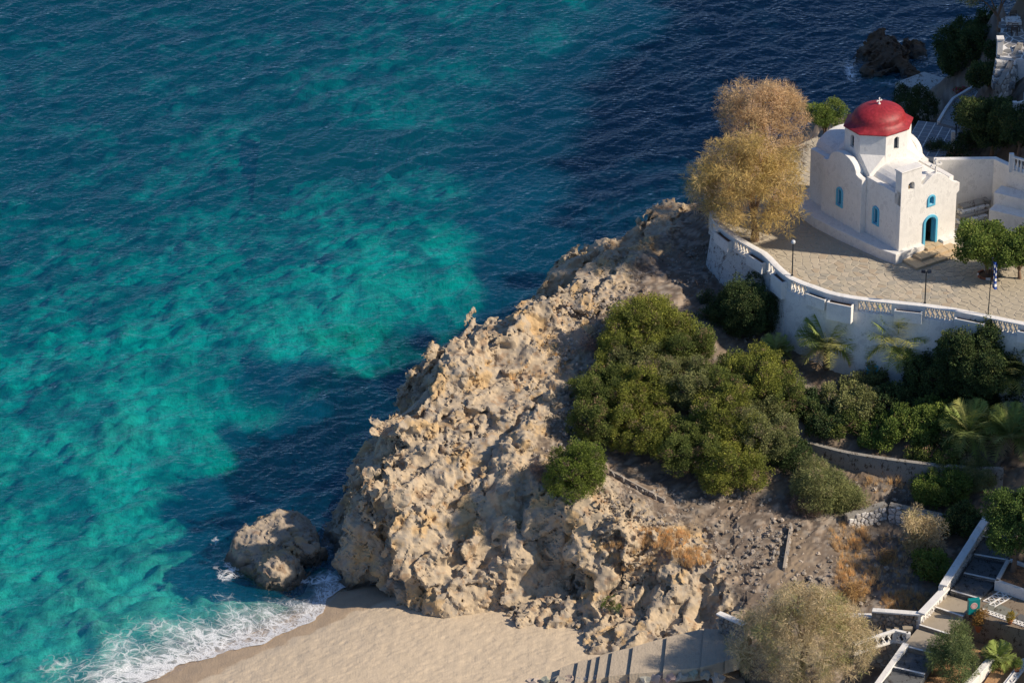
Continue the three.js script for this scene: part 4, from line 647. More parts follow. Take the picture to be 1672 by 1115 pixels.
// profile [outward, y] swept along plan points; y may be a function of the point
function sweep(pts, prof) {
  const n = pts.length, m = prof.length, pos = [], idx = [];
  pts.forEach((p, i) => { const a = pts[Math.max(0, i - 1)], b = pts[Math.min(n - 1, i + 1)], dx = b.x - a.x, dz = b.z - a.z, L = Math.hypot(dx, dz), nx = -dz / L, nz = dx / L; for (const [o, y] of prof) { const yy = typeof y === 'function' ? y(p) : y; pos.push(p.x + nx * o, yy, p.z + nz * o); } });
  for (let i = 0; i < n - 1; i++) for (let k = 0; k < m; k++) { const a = i * m + k, b = i * m + (k + 1) % m; idx.push(a, b, a + m, b, b + m, a + m); }
  for (const [o, s] of [[0, 1], [(n - 1) * m, -1]]) for (let k = 1; k < m - 1; k++) s > 0 ? idx.push(o, o + k + 1, o + k) : idx.push(o, o + k, o + k + 1);
  return toCreasedNormals(geoOf(pos, idx), 0.6);
}
const sGeo = (() => { // pierced S-shaped block
  const c = [[-0.1, -0.3], [0.06, -0.3], [0.11, -0.2], [0.04, -0.08], [-0.04, 0.08], [-0.11, 0.2], [-0.06, 0.3], [0.1, 0.3]].map(([x, y]) => V(x, y, 0)); const g = tube(c, 0.052, 0.052, 6, 14);
  return merge([g, (() => { const b = new THREE.TorusGeometry(0.085, 0.035, 5, 10); b.translate(0.02, -0.19, 0); return b; })(), (() => { const b = new THREE.TorusGeometry(0.085, 0.035, 5, 10); b.translate(-0.02, 0.19, 0); return b; })()]);
})();
function balusters(parent, a, b, n, y, h, mat = white) { for (let i = 0; i < n; i++) { const p = a.clone().lerp(b, (i + 0.5) / n), m = part('baluster', sGeo, mat, parent); m.position.set(p.x, y + h / 2, p.z); m.scale.set(1.05, h / 0.7, 1.15); m.rotation.y = -Math.atan2(b.z - a.z, b.x - a.x); } }
{
  const w = thing('terrace_wall', 'whitewashed retaining wall with planters and pierced balustrade round the church terrace', 'wall');
  const foot = (p) => Math.min(13.2, landAt(p.x, p.z) - 0.9);
  part('rough_wall', boxUV(sweep(line(1165, 1288, 4), [[-0.25, foot], [-0.25, 14.06], [0.1, 14.06], [0.55, foot]])), oldWash, w).userData.label = 'older rough whitewashed stone section with flaking paint';
  part('smooth_wall', boxUV(sweep(line(1286, 1730, 5), [[-0.25, foot], [-0.25, 14.07], [0.2, 14.07], [0.32, foot]])), white, w);
  part('plinth_rail', boxUV(sweep(line(1165, 1730, 5), [[-0.2, 14.0], [-0.2, 14.12], [0.16, 14.12], [0.16, 14.0]])), white, w);
  part('coping', boxUV(sweep(line(1163, 1730, 5), [[-0.24, 14.9], [-0.24, 14.98], [-0.18, 15.0], [0.14, 15.0], [0.2, 14.98], [0.2, 14.9]])), white, w);
  const open = [[1202, 1227, 5], [1258, 1268, 2], [1294, 1319, 4], [1403, 1457, 6], [1512, 1560, 6], [1615, 1664, 6], [1712, 1726, 2]];
  let at = 1165; for (const [a, b, n] of open) { part('parapet', boxUV(sweep(line(at, a, 4), [[-0.13, 14.11], [-0.13, 14.91], [0.09, 14.91], [0.09, 14.11]])), white, w); balusters(w, copeAt(a), copeAt(b), n, 14.11, 0.8); at = b; }
  for (const [a, b] of [[1178, 1199], [1230, 1254], [1271, 1288], [1325, 1354], [1358, 1396], [1464, 1507], [1565, 1611], [1668, 1700]]) {
    const p = copeAt(a), q = copeAt(b), dx = q.x - p.x, dz = q.z - p.z, L = Math.hypot(dx, dz), nx = -dz / L, nz = dx / L, deep = a === 1358 ? 0.62 : 0.46, o = (t, s) => V(lerp(p.x, q.x, t) + nx * s, 0, lerp(p.z, q.z, t) + nz * s);
    const y0 = a === 1358 || a === 1271 ? 13.4 : 13.85, y1 = 14.62;
    const bx = part('planter_box', M(bar(o(0, deep), o(1, deep), 0.1, y0, y1, 0.015, 0.05), bar(o(0, 0.1), o(0, deep - 0.05), 0.1, y0, y1 - 0.004), bar(o(1, 0.1), o(1, deep - 0.05), 0.1, y0, y1 - 0.004), bar(o(0.03, deep / 2), o(0.97, deep / 2), deep - 0.1, y0 + 0.02, y0 + 0.1)), white, w);
    part('soil', bar(o(0.03, deep / 2 + 0.02), o(0.97, deep / 2 + 0.02), deep - 0.16, y1 - 0.3, y1 - 0.1, 0), soilMat, bx);
  }
  const end = COPE[0]; part('end_pillar', M(box(0.42, 1.5, 0.42, end.x, 14.4, end.z, 0.6), box(0.52, 0.1, 0.52, end.x, 15.2, end.z, 0.6)), oldWash, w);
  // blue painted panel low in the wall
  const pa = copeAt(1421), pb = copeAt(1440), off = V(-0.05, 0, 0.33); part('painted_panel', M(bar(pa.clone().add(off), pb.clone().add(off), 0.06, 9.6, 10.5)), new THREE.MeshStandardMaterial({ color: lin(0.12, 0.45, 0.55), roughness: 0.7, name: 'turquoise paint' }), w);
}
// lamps and flag
function lampPost(px, py, label, twin) {
  const b = P(px, py, 15.0), t = thing('lamp_post', label, 'lamp', b, 0, 'lamp posts on the terrace wall');
  part('pole', tube([V(0, -0.9, 0), V(0, 1.2, 0), V(0, 2.2, 0)], 0.045, 0.038, 8), metalDark, t); part('base_plate', box(0.16, 0.04, 0.16, 0, 0.03, 0), metalDark, t);
  if (twin) { part('cross_arm', box(0.5, 0.05, 0.05, 0, 2.2, 0), metalDark, t); for (const s of [-1, 1]) { const h = part('floodlight', box(0.26, 0.2, 0.14, s * 0.19, 2.28, 0.05, s * 0.2, 0.02), metalDark, t); part('lens', box(0.22, 0.16, 0.02, s * 0.19, 2.28, 0.135, s * 0.2, 0), paneGlass, h); } }
  else { part('collar', (() => { const c = new THREE.CylinderGeometry(0.06, 0.05, 0.1, 8); c.translate(0, 2.24, 0); return c; })(), metalDark, t); part('globe', (() => { const c = new THREE.SphereGeometry(0.15, 14, 10); c.translate(0, 2.4, 0); return c; })(), new THREE.MeshPhysicalMaterial({ color: lin(0.5, 0.52, 0.52), roughness: 0.25, name: 'frosted globe' }), t); }
}
lampPost(1294, 450, 'slim lamp post with a round globe on the wall corner left of the chapel', false);
lampPost(1511, 495, 'lamp post with twin floodlights on the front wall', true);
{
  const t = thing('flagpole', 'dark flagpole with a limp blue and white flag beside the terrace tree', 'flagpole', P(1614, 513, 15));
  part('pole', tube([V(0, -0.9, 0), V(0.05, 1.8, 0), V(0.1, 3.9, 0)], 0.035, 0.025, 8), metalDark, t);
  part('finial', (() => { const s = new THREE.SphereGeometry(0.06, 8, 6); s.translate(0.1, 3.95, 0); return s; })(), metalDark, t);
  const nx = 14, ny = 27, mk = (i0, i1) => { const pos = [], idx = []; for (let j = 0; j <= 1; j++) for (let i = 0; i <= nx; i++) { const row = j ? i1 : i0, u = i / nx, v = row / ny; pos.push(0.1 + 0.06 + 0.3 * u + 0.06 * Math.sin(v * 3 + u * 4), 3.75 - v * 1.8 - u * 0.25, 0.09 * Math.sin(u * 9 + v * 2)); } for (let i = 0; i < nx; i++) idx.push(i, i + nx + 1, i + 1, i + 1, i + nx + 1, i + nx + 2); return geoOf(pos, idx); };
  const b = [], w = []; for (let k = 0; k < 9; k++) (k % 2 ? w : b).push(mk(k * 3, k * 3 + 3));
  const f = part('flag', merge(b), new THREE.MeshStandardMaterial({ color: lin(0.02, 0.07, 0.3), roughness: 0.8, side: THREE.DoubleSide, name: 'blue cloth' }), t); part('white_stripes', merge(w), new THREE.MeshStandardMaterial({ color: lin(0.7, 0.7, 0.7), roughness: 0.8, side: THREE.DoubleSide, name: 'white cloth' }), f);
}
{ const t = thing('tree_kerb', 'ring of low whitewashed and brick kerb round the terrace tree', 'kerb', P(1613, 450, 14.02)); const n = 12; for (let i = 0; i < n; i++) { const a = i / n * TAU; part('kerb_stone', box(0.3, 0.14, 0.12, Math.cos(a) * 0.6, 0.07, Math.sin(a) * 0.6, -a + Math.PI / 2), i % 3 ? terracotta : white, t); } part('soil', (() => { const c = new THREE.CylinderGeometry(0.56, 0.56, 0.06, 16); c.translate(0, 0.04, 0); return c; })(), soilMat, t); }

// ------------------------------------------------------------------ walls of stone
const rubble = stoneMats([[0.34, 0.29, 0.23], [0.28, 0.245, 0.2], [0.4, 0.35, 0.29], [0.3, 0.23, 0.17], [0.24, 0.22, 0.2]]);
const limed = stoneMats([[0.62, 0.6, 0.56], [0.52, 0.5, 0.47], [0.66, 0.64, 0.6], [0.45, 0.42, 0.38]]);
// rubble wall between two plan points: a core and stones standing proud of its face
function rubbleWall(parent, a, b, y0, y1, thick, size, mats, core, seed, most = 300, both = false) {
  const dx = b.x - a.x, dz = b.z - a.z, L = Math.hypot(dx, dz), r = rng(seed), y0b = y0[1] ?? y0, y1b = y1[1] ?? y1, y0a = y0[0] ?? y0, y1a = y1[0] ?? y1;
  const T = Math.atan2(dz, dx);
  const shape = polyShape([[0, y0a], [L, y0b], [L, y1b], [0, y1a]]), g = slab(shape, thick, 0); g.rotateY(-T); const nx = -dz / L, nz = dx / L; g.translate(a.x - nx * thick, 0, a.z - nz * thick);
  part('wall_core', boxUV(g), core, parent);
  const lo = Math.min(y0a, y0b), hi = Math.max(y1a, y1b), list = cells(0, L, lo, hi, size, 0.03, r, (x, y) => { const t = x / L; return x > size * 0.2 && x < L - size * 0.2 && y > lerp(y0a, y0b, t) + size * 0.15 && y < lerp(y1a, y1b, t) - size * 0.25; });
  const rest = [];
  list.forEach((s, i) => { const sg = stoneGeo(s.poly.map(([x, y]) => [x, -y]), [s.c[0], -s.c[1]], -0.03, 0.05 + 0.06 * r(), 0.05); sg.rotateX(Math.PI / 2); sg.scale(1, 1, 1); sg.rotateY(-T); sg.translate(a.x, 0, a.z); sg.computeVertexNormals(); i < most ? part('stone', sg, mats[Math.floor(r() * mats.length)], parent) : rest.push(sg); });
  if (rest.length) part('stones_beyond', merge(rest), mats[0], parent, 'stuff');
}
{ // curved concrete garden wall
  const t = thing('concrete_wall', 'long curved grey concrete retaining wall in the garden', 'wall'), pts = [[1300, 716], [1340, 727], [1380, 737], [1420, 744], [1470, 751], [1520, 757], [1580, 762], [1640, 764]].map(([x, y]) => P(x, y, 7.6)), c = new THREE.CatmullRomCurve3(pts);
  for (let k = 0; k < 6; k++) { const seg = Array.from({ length: 7 }, (_, i) => c.getPoint((k + i / 6) / 6 - (i === 6 ? 0.0006 : 0))); part('wall_section', boxUV(sweep(seg, [[-0.15, 5.2], [-0.15, 7.6], [0.15, 7.6 - 0.004 * k], [0.2, 5.2]])), concrete, t); }
}
{ const t = thing('dry_stone_wall', 'white washed rubble wall above the dry grass plot', 'wall'); rubbleWall(t, P(1385, 842, 5.6), P(1450, 826, 5.7), 3.8, [5.5, 5.8], 0.5, 0.3, limed, concrete, 31); const u = P(1452, 828, 5.7); rubbleWall(t, V(u.x, 0, u.z), P(1575, 850, 5.6), 3.8, [5.8, 5.5], 0.5, 0.3, limed, concrete, 32); }
{ const t = thing('dry_stone_wall', 'short brown dry stone wall under the shrub clump', 'wall'); const a = G(995, 778), b = G(1085, 825); rubbleWall(t, a, b, [a.y - 0.5, b.y - 0.5], [a.y + 0.45, b.y + 0.4], 0.12, 0.34, rubble, rubble[1], 33); }
{ const t = thing('dry_stone_wall', 'narrow stone wall running down the slope beside the gully', 'wall'); const a = G(1282, 935), b = G(1294, 862); rubbleWall(t, a, b, [a.y - 0.6, b.y - 0.6], [a.y + 0.35, b.y + 0.35], 0.14, 0.26, rubble, rubble[0], 34); }
{ const t = thing('dry_stone_wall', 'low stone wall with a flat cap at the right of the garden', 'wall'); rubbleWall(t, P(1572, 632, 9.4), P(1690, 655, 9.2), [8.0, 7.8], [9.3, 9.1], 0.5, 0.3, rubble, concrete, 35); part('cap', M(bar(P(1572, 631, 9.4), P(1690, 654, 9.2), 0.5, 9.3, 9.4)), concrete, t); }
// ------------------------------------------------------------------ stairs and walls at the lower right
{
  const dark = new THREE.MeshStandardMaterial({ color: lin(0.13, 0.135, 0.14), map: oldMap, roughness: 0.9, name: 'slate paving' }), beige = new THREE.MeshStandardMaterial({ color: lin(0.36, 0.31, 0.24), map: washMap, roughness: 0.95, name: 'worn step' });
  const st = thing('stairway', 'long shallow stairway of grey slabs with white edges descending to the beach path', 'stairs');
  const treads = [[1633, 868, 5.35], [1624, 896, 5.1], [1608, 929, 4.85], [1589, 959, 4.6], [1561, 989, 4.3], [1539, 1015, 4.05], [1512, 1047, 3.8], [1493, 1082, 3.55], [1474, 1114, 3.3], [1452, 1150, 3.05]].map((p) => P(...p));
  for (let i = 0; i < treads.length; i++) {
    const a = treads[Math.max(0, i - 1)], b = treads[Math.min(treads.length - 1, i + 1)], d = V(b.x - a.x, 0, b.z - a.z).normalize(), s = V(-d.z, 0, d.x), c = treads[i], half = 0.5 * (i < treads.length - 1 ? V(treads[i + 1].x - c.x, 0, treads[i + 1].z - c.z).length() : 1.6), wid = 2.0;
    const A = c.clone().addScaledVector(d, -half), Bq = c.clone().addScaledVector(d, half);
    const e = part('tread', M(bar(A, Bq, wid, c.y - 0.6, c.y)), i > 3 && i < 7 ? beige : dark, st);
    part('white_edge', M(bar(Bq.clone().addScaledVector(s, -wid / 2).addScaledVector(d, -0.07), Bq.clone().addScaledVector(s, wid / 2).addScaledVector(d, -0.07), 0.14, c.y - 0.18, c.y + 0.012)), white, e);
  }
  // parapet left of the upper flight: rubble with wide white coping
  const pw = thing('stair_parapet', 'sloping white capped rubble parapet along the upper stairs', 'wall'), p0 = P(1616, 838, 6.3), p1 = P(1590, 878, 5.9), p2 = P(1541, 955, 5.35), p3 = P(1505, 1001, 4.75);
  rubbleWall(pw, p2, p0, [4.0, 5.0], [5.2, 6.15], 0.3, 0.28, limed, white, 41, 120); rubbleWall(pw, p3, p2, [3.3, 3.9], [4.6, 4.8], 0.3, 0.28, limed, white, 42, 80);
  const slope = (a, b, t, h) => { const n = 2, pos = []; const g = bar(a, b, t, 0, h, 0.02); const L = Math.hypot(b.x - a.x, b.z - a.z); const p = g.attributes.position; for (let i = 0; i < p.count; i++) { const k = ((p.getX(i) - a.x) * (b.x - a.x) + (p.getZ(i) - a.z) * (b.z - a.z)) / (L * L); p.setY(i, p.getY(i) + lerp(a.y, b.y, k) - h); } g.computeVertexNormals(); return g; };
  part('coping', M(slope(p1, p0, 0.5, 0.12)), white, pw); part('coping', M(slope(p2, p1.clone().add(V(0, -0.06, 0)), 0.5, 0.12)), white, pw); part('coping', M(slope(p3, P(1546, 958, 5.0), 0.5, 0.12)), white, pw);
  // retaining wall left of the landing and the pierced balustrade below
  const rw = thing('stone_retaining_wall', 'rubble retaining wall with white cap left of the stair landing', 'wall'), q0 = P(1425, 995, 4.5), q1 = P(1505, 1001, 4.65); rubbleWall(rw, q0, q1, [2.6, 3.0], [4.4, 4.55], 0.3, 0.32, rubble, concrete, 43, 90); part('coping', M(slope(q0, q1, 0.42, 0.12)), white, rw);
  const q2 = P(1360, 1004, 3.9); rubbleWall(rw, q2, q0.clone(), [2.2, 2.6], [3.75, 3.8], 0.3, 0.32, rubble, concrete, 44, 60); part('coping', M(slope(q2, P(1424, 1004, 3.9), 0.42, 0.12)), white, rw);
  const bw = thing('lower_balustrade', 'white pierced balustrade on a rubble wall beside the lower stairs', 'balustrade'), b0 = P(1395, 1050, 3.9), b1 = P(1462, 1028, 4.0), b2 = P(1484, 1033, 4.0);
  for (const [a, b, n] of [[b0, b1, 6], [b1, b2, 2]]) { part('top_rail', M(slope(a, b, 0.22, 0.14)), white, bw); const lo = a.clone().add(V(0, -0.72, 0)), hi = b.clone().add(V(0, -0.72, 0)); part('bottom_rail', M(slope(lo, hi, 0.22, 0.14)), white, bw); balusters(bw, lo.clone().lerp(hi, 0.08), lo.clone().lerp(hi, 0.94), n, 3.22, 0.58); }
  part('post', M(box(0.26, 1.0, 0.26, b2.x, 3.5, b2.z)), white, bw); part('post', M(box(0.24, 0.95, 0.24, b1.x, 3.5, b1.z)), white, bw);
  rubbleWall(bw, P(1392, 1051, 3.1).setY(0), P(1484, 1052, 3.1).setY(0), 0.4, 3.1, 0.4, 0.34, rubble, concrete, 45, 160);
  const lp = thing('lower_parapet', 'whitewashed sloping parapet beside the lowest treads', 'wall'), l0 = P(1480, 1052, 3.9), l1 = P(1432, 1120, 3.2); part('wall_panel', boxUV(slope(l0, l1, 0.3, 1.6)), white, lp); part('coping', boxUV(slope(l0.clone().add(V(0, 0.09, 0)), l1.clone().add(V(0, 0.09, 0)), 0.38, 0.1)), white, lp);
  const sw = thing('side_steps', 'small grey steps leading left below the rubble retaining wall', 'stairs'); for (let i = 0; i < 6; i++) { const c = P(1482 - i * 13, 1022 + i * 3.0, 3.75 - i * 0.16); part('tread', M(box(0.62, 0.4, 1.2, c.x, c.y - 0.2, c.z - 0.25, 0.05)), beige, sw); }
  // right-hand landing with lattice tiles, sign, planters
  const ld = thing('side_terrace', 'grey slab terrace with white lattice edging right of the stairs', 'terrace'), lat = (a, b, n, w) => { const g = []; for (let i = 0; i < n; i++) { const p = a.clone().lerp(b, i / n), q = a.clone().lerp(b, (i + 1) / n), s = V(-(b.z - a.z), 0, b.x - a.x).normalize().multiplyScalar(w), m = p.clone().lerp(q, 0.5).add(s); g.push(bar(p, m, 0.06, a.y, a.y + 0.05), bar(m, q, 0.06, a.y, a.y + 0.046)); } const s = V(-(b.z - a.z), 0, b.x - a.x).normalize().multiplyScalar(w); g.push(bar(a, b, 0.07, a.y, a.y + 0.055), bar(a.clone().add(s), b.clone().add(s), 0.07, a.y, a.y + 0.055)); return M(g); };
  const poly = [[1578, 1000], [1606, 975], [1628, 960], [1700, 985], [1700, 1035], [1640, 1020]].map(([x, y]) => P(x, y, 4.5));
  part('retaining_face', boxUV(prism(poly, 2.2, 4.5)), new THREE.MeshStandardMaterial({ color: lin(0.24, 0.19, 0.14), map: oldMap, roughness: 0.95, name: 'brown render' }), ld);
  const slabTop = (p) => prism(p.map(([x, y]) => P(x, y, 4.53)), 4.5, 4.53); part('slab', boxUV(slabTop([[1604, 992], [1620, 980], [1664, 1000], [1650, 1014]])), new THREE.MeshStandardMaterial({ color: lin(0.22, 0.22, 0.19), map: oldMap, roughness: 0.9, name: 'grey slab' }), ld); part('slab', boxUV(slabTop([[1652, 1014], [1668, 1002], [1696, 1015], [1690, 1030]])), dark, ld);
  part('lattice_edge', lat(P(1600, 998, 4.5), P(1680, 1026, 4.5), 14, -0.36), white, ld); part('lattice_panel', lat(P(1606, 982, 4.5), P(1634, 966, 4.5), 4, 0.5), white, ld); part('lattice_panel', lat(P(1616, 988, 4.5), P(1644, 972, 4.5), 4, 0.4), white, ld);
  const bd = thing('side_planter', 'white box planter with the big tree growing from it', 'planter'), k0 = P(1629, 947, 5.2), k1 = P(1690, 968, 5.2), k2 = P(1700, 930, 5.2), k3 = P(1648, 912, 5.2);
  for (const [a, b] of [[k0, k1], [k1, k2], [k2, k3], [k3, k0]]) part('side', M(bar(a, b, 0.24, 4.0, 5.2, 0.02, 0.1)), white, bd); part('soil', boxUV(prism([k0, k1, k2, k3], 4.6, 5.05)), soilMat, bd);
  const sg = thing('sign_box', 'teal upright sign box with a pale round emblem at the edge of the landing', 'sign', P(1590, 1001, 4.5), 0.22); part('panel', M(box(0.72, 1.0, 0.3, 0, 0.5, 0, 0, 0.02)), new THREE.MeshStandardMaterial({ color: lin(0.0, 0.2, 0.2), roughness: 0.5, name: 'teal board' }), sg);
  const disc = new THREE.CylinderGeometry(0.22, 0.22, 0.012, 24); disc.rotateX(Math.PI / 2); disc.translate(-0.02, 0.6, 0.156); part('emblem', disc, new THREE.MeshStandardMaterial({ color: lin(0.6, 0.42, 0.38), roughness: 0.6, name: 'pink print' }), sg);
  const ring = new THREE.TorusGeometry(0.15, 0.012, 6, 24); ring.translate(-0.02, 0.6, 0.163); part('emblem_ring', ring, new THREE.MeshStandardMaterial({ color: lin(0.5, 0.16, 0.14), roughness: 0.6, name: 'red print' }), sg);
  // beds below: white diagonal wall, soil, lattice wall with pots
  const b1s = new THREE.MeshStandardMaterial({ color: lin(0.36, 0.21, 0.1), bumpMap: washBump, bumpScale: 0.08, roughness: 1, name: 'ochre soil' });
  const bed = thing('planting_beds', 'ochre earth planting beds divided by a white diagonal wall', 'garden bed'); part('soil', boxUV(prism([[1500, 1120], [1540, 1040], [1600, 1012], [1640, 1035], [1640, 1070], [1560, 1140]].map(([x, y]) => P(x, y, 2.7)), 1.2, 2.7)), b1s, bed); part('soil', boxUV(prism([[1585, 1150], [1640, 1065], [1700, 1060], [1700, 1160]].map(([x, y]) => P(x, y, 2.55)), 1.2, 2.55)), b1s, bed);
  part('dividing_wall', M(slope(P(1570, 1128, 3.0), P(1646, 1044, 3.3), 0.42, 1.6)), white, bed);
  const lw = thing('lattice_wall', 'white lattice topped low wall in the bottom right corner', 'wall'), w0 = P(1636, 1126, 3.0), w1 = P(1676, 1075, 3.0); part('wall_panel', M(bar(w0, w1, 0.4, 1.4, 2.98)), white, lw); part('lattice_top', lat(w0, w1, 6, 0.36), white, lw);
}
// pots
function pot(b, label, s, tones, flower) {
  const t = thing('potted_plant', label, 'plant', b, 0, 'potted plants'), g = new THREE.LatheGeometry([[0, 0], [0.13, 0], [0.19, 0.26], [0.22, 0.27], [0.22, 0.32], [0.17, 0.32], [0.16, 0.27], [0, 0.26]].map(([x, y]) => new THREE.Vector2(x * s, y * s)), 14); part('pot', g, terracotta, t);
  crown(t, [[0, 0.5 * s, 0, 0.25 * s, 0.28 * s, 0.25 * s], [0.1 * s, 0.68 * s, 0, 0.16 * s, 0.2 * s, 0.16 * s]], { seed: Math.round(b.x * 100), size: 0.12 * s, mat: LEAF, tones, name: 'leaves', odd: flower ? 0.4 : 0.1 });
}
pot(P(1650, 1018, 4.55), 'terracotta pot with yellow flowers on the lattice edge', 0.9, [[0.25, 0.2, 0.03], [0.4, 0.3, 0.03], [0.5, 0.35, 0.03]], true);
pot(P(1661, 1096, 3.02), 'terracotta pot with green leaves on the low lattice wall', 1.0, TONES.fresh);
pot(P(1600, 1030, 3.4), 'rust coloured bushy plant at the foot of the side terrace', 1.7, [[0.3, 0.17, 0.04], [0.42, 0.24, 0.06], [0.2, 0.2, 0.05]]);
// ------------------------------------------------------------------ steps from the beach
{
  const t = thing('beach_steps', 'broad concrete steps climbing from the sand along the foot of the rocks', 'stairs');
  const stepMat = new THREE.MeshStandardMaterial({ color: lin(0.46, 0.39, 0.3), map: washMap, bumpMap: washBump, bumpScale: 0.03, roughness: 0.95, name: 'worn beach step' });
  const E = [[1212, 1032, 1072], [1190, 1036, 1079], [1150, 1034, 1090], [1089, 1048, 1096], [1034, 1064, 1100], [1000, 1072, 1104], [980, 1078, 1108], [966, 1083, 1112], [944, 1088, 1116], [915, 1098, 1124]];
  for (let i = 0; i < E.length - 1; i++) { const y = 3.1 - i * 0.18, [a, a0, a1] = E[i], [b, b0, b1] = E[i + 1], q = [P(a, a0 - 8, y), P(a - 4, a1, y), P(b - 6, b1, y), P(b, b0 - 8, y)]; part('tread', boxUV(prism(q, y - 0.9, y, 0.012)), stepMat, t); }
}
{ const t = thing('end_wall', 'short rubble wall with a white cap at the head of the beach steps', 'wall'), a = P(1174, 1000, 4.3), b = P(1216, 1018, 4.3); rubbleWall(t, a, b, 2.4, 4.2, 0.35, 0.3, rubble, concrete, 46, 60); part('coping', M(bar(a, b, 0.44, 4.2, 4.3, 0.02, 0.05)), white, t); }
// ------------------------------------------------------------------ beside and behind the church
{
  const t = thing('church_stairs', 'shaded white steps climbing between the chapel and the white wall', 'stairs'); for (let i = 0; i < 7; i++) { const c = P(1583 + i * 1.5, 379 - i * 8.2, 14.1 + i * 0.17); part('tread', M(box(2.2, 0.5, 0.62, c.x, c.y - 0.25, c.z, 0.5)), i % 2 ? oldWash : concrete, t); }
  const w = thing('white_house_wall', 'tall plain white wall of the house right of the chapel', 'wall'); const a = P(1528, 262, 17.6), b = P(1626, 254, 17.9), c = P(1700, 288, 17.9);
  part('wall_panel', M(bar(a, b, 0.4, 12.5, 17.75, 0.03, 0.1)), white, w); part('wall_panel', M(bar(b, c, 0.4, 12.5, 17.745, 0.03, 0.1)), white, w);
  part('ledge', M(bar(P(1630, 308, 16.4), P(1700, 325, 16.4), 1.2, 13, 16.4, 0.04)), white, w); part('ledge', M(bar(P(1624, 334, 15.6), P(1700, 352, 15.6), 1.6, 13, 15.6, 0.04)), white, w);
  const bl = thing('house_balustrade', 'white balustrade with upright balusters above the house wall at the right edge', 'balustrade'), d0 = P(1653, 254, 18.95), d1 = P(1700, 268, 18.95); part('top_rail', M(bar(d0, d1, 0.2, 18.83, 18.95)), white, bl); part('bottom_rail', M(bar(d0, d1, 0.2, 17.8, 18.0)), white, bl); part('post', M(box(0.3, 1.3, 0.3, d0.x, 18.45, d0.z)), white, bl);
  for (let i = 0; i < 7; i++) { const p = d0.clone().lerp(d1, (i + 0.8) / 8), g = new THREE.LatheGeometry([[0.05, 0], [0.09, 0.05], [0.05, 0.2], [0.1, 0.4], [0.05, 0.65], [0.08, 0.83]].map(([x, y]) => new THREE.Vector2(x, y)), 8); g.translate(p.x, 18.0, p.z); part('baluster', g, white, bl); }
  const pr = P(1573, 300, 15.4); const pier = thing('white_pier', 'white pier at the head of the church stairs carrying a pot', 'pier', pr); part('shaft', M(box(0.6, 2.6, 0.6, 0, -1.3, 0, 0.5)), white, pier); part('cap', M(box(0.72, 0.1, 0.72, 0, 0.03, 0, 0.5)), white, pier);
  pot(P(1573, 298, 15.5), 'large terracotta pot with a dark shrub at the head of the church stairs', 1.7, TONES.dark);
  const hr = thing('flat_roofed_house', 'small house with a pale flat roof by the shore behind the dome', 'house'), R4 = [[1462, 135], [1510, 117], [1559, 133], [1527, 153]].map(([x, y]) => P(x, y, 10.6)); part('walls', boxUV(prism(R4.map((p) => p.clone().lerp(R4[0].clone().add(R4[2]).multiplyScalar(0.5), 0.03)), 6.4, 10.4)), white, hr); part('roof', boxUV(prism(R4, 10.4, 10.6)), new THREE.MeshStandardMaterial({ color: lin(0.62, 0.6, 0.57), map: oldMap, roughness: 0.95, name: 'pale roof screed' }), hr); part('door', M(bar(R4[3].clone().lerp(R4[2], 0.4), R4[3].clone().lerp(R4[2], 0.6), 0.08, 6.6, 8.8)), darkWood, hr);
  const grey = new THREE.MeshStandardMaterial({ color: lin(0.3, 0.31, 0.32), map: oldMap, roughness: 0.95, name: 'grey path concrete' }), slate = new THREE.MeshStandardMaterial({ color: lin(0.2, 0.215, 0.23), roughness: 0.9, name: 'grey path tile' });
  const path = new THREE.Group(); path.name = 'cove_path'; scene.add(path); path.userData = { kind: 'structure', label: 'grey path and tiled yard behind the chapel', category: 'path' };
  const ramp = [[1533, 200], [1546, 178], [1557, 163], [1592, 142], [1600, 152], [1578, 180], [1564, 208]].map(([x, y]) => P(x, y, 14.5)); part('ramp', boxUV(prism(ramp, 12, 14.5)), grey, path);
  const kerbs = ramp.map((p, i) => [p, ramp[(i + 1) % ramp.length]]); for (const i of [0, 1, 2, 4]) part('kerb', M(bar(kerbs[i][0], kerbs[i][1], 0.2, 14.3, 14.66)), white, path);
  const o = P(1533, 201, 14.3), ex = V(0.95, 0, 0.3), ez = V(-0.3, 0, 0.95); const corner = (i, j) => o.clone().addScaledVector(ex, i).addScaledVector(ez, j); part('joint_bed', boxUV(prism([corner(-1.4, 0), corner(1.6, 0), corner(1.6, 5.4), corner(-1.4, 5.4)], 12.5, 14.3)), white, path);
  for (let i = 0; i < 5; i++) for (let j = 0; j < 9; j++) { const c = corner(-1.1 + i * 0.6, 0.3 + j * 0.6); part('tile', box(0.52, 0.04, 0.52, c.x, 14.305, c.z, -Math.atan2(0.3, 0.95), 0.006), slate, path); }
  const ys = thing('yard_steps', 'narrow dark steps with an iron rail beside the tiled yard', 'stairs'); for (let i = 0; i < 6; i++) { const c = P(1568 + i * 3.5, 232 - i * 7, 14.3 + i * 0.2); part('tread', M(box(1.3, 0.5, 0.5, c.x, c.y - 0.25, c.z, 0.3)), grey, ys); }
  for (let i = 0; i < 5; i++) { const c = P(1558 + i * 4, 238 - i * 12, 14.2 + i * 0.25); part('rail_post', box(0.05, 1.1, 0.05, c.x, c.y + 0.5, c.z), metalDark, ys); } part('rail', tube([P(1558, 238, 14.2).add(V(0, 1.05, 0)), P(1574, 190, 15.2).add(V(0, 1.05, 0))], 0.04, 0.04, 6), metalDark, ys); part('newel', M(box(0.26, 1.4, 0.26, P(1556, 240, 14.2).x, 14.7, P(1556, 240, 14.2).z)), white, ys);
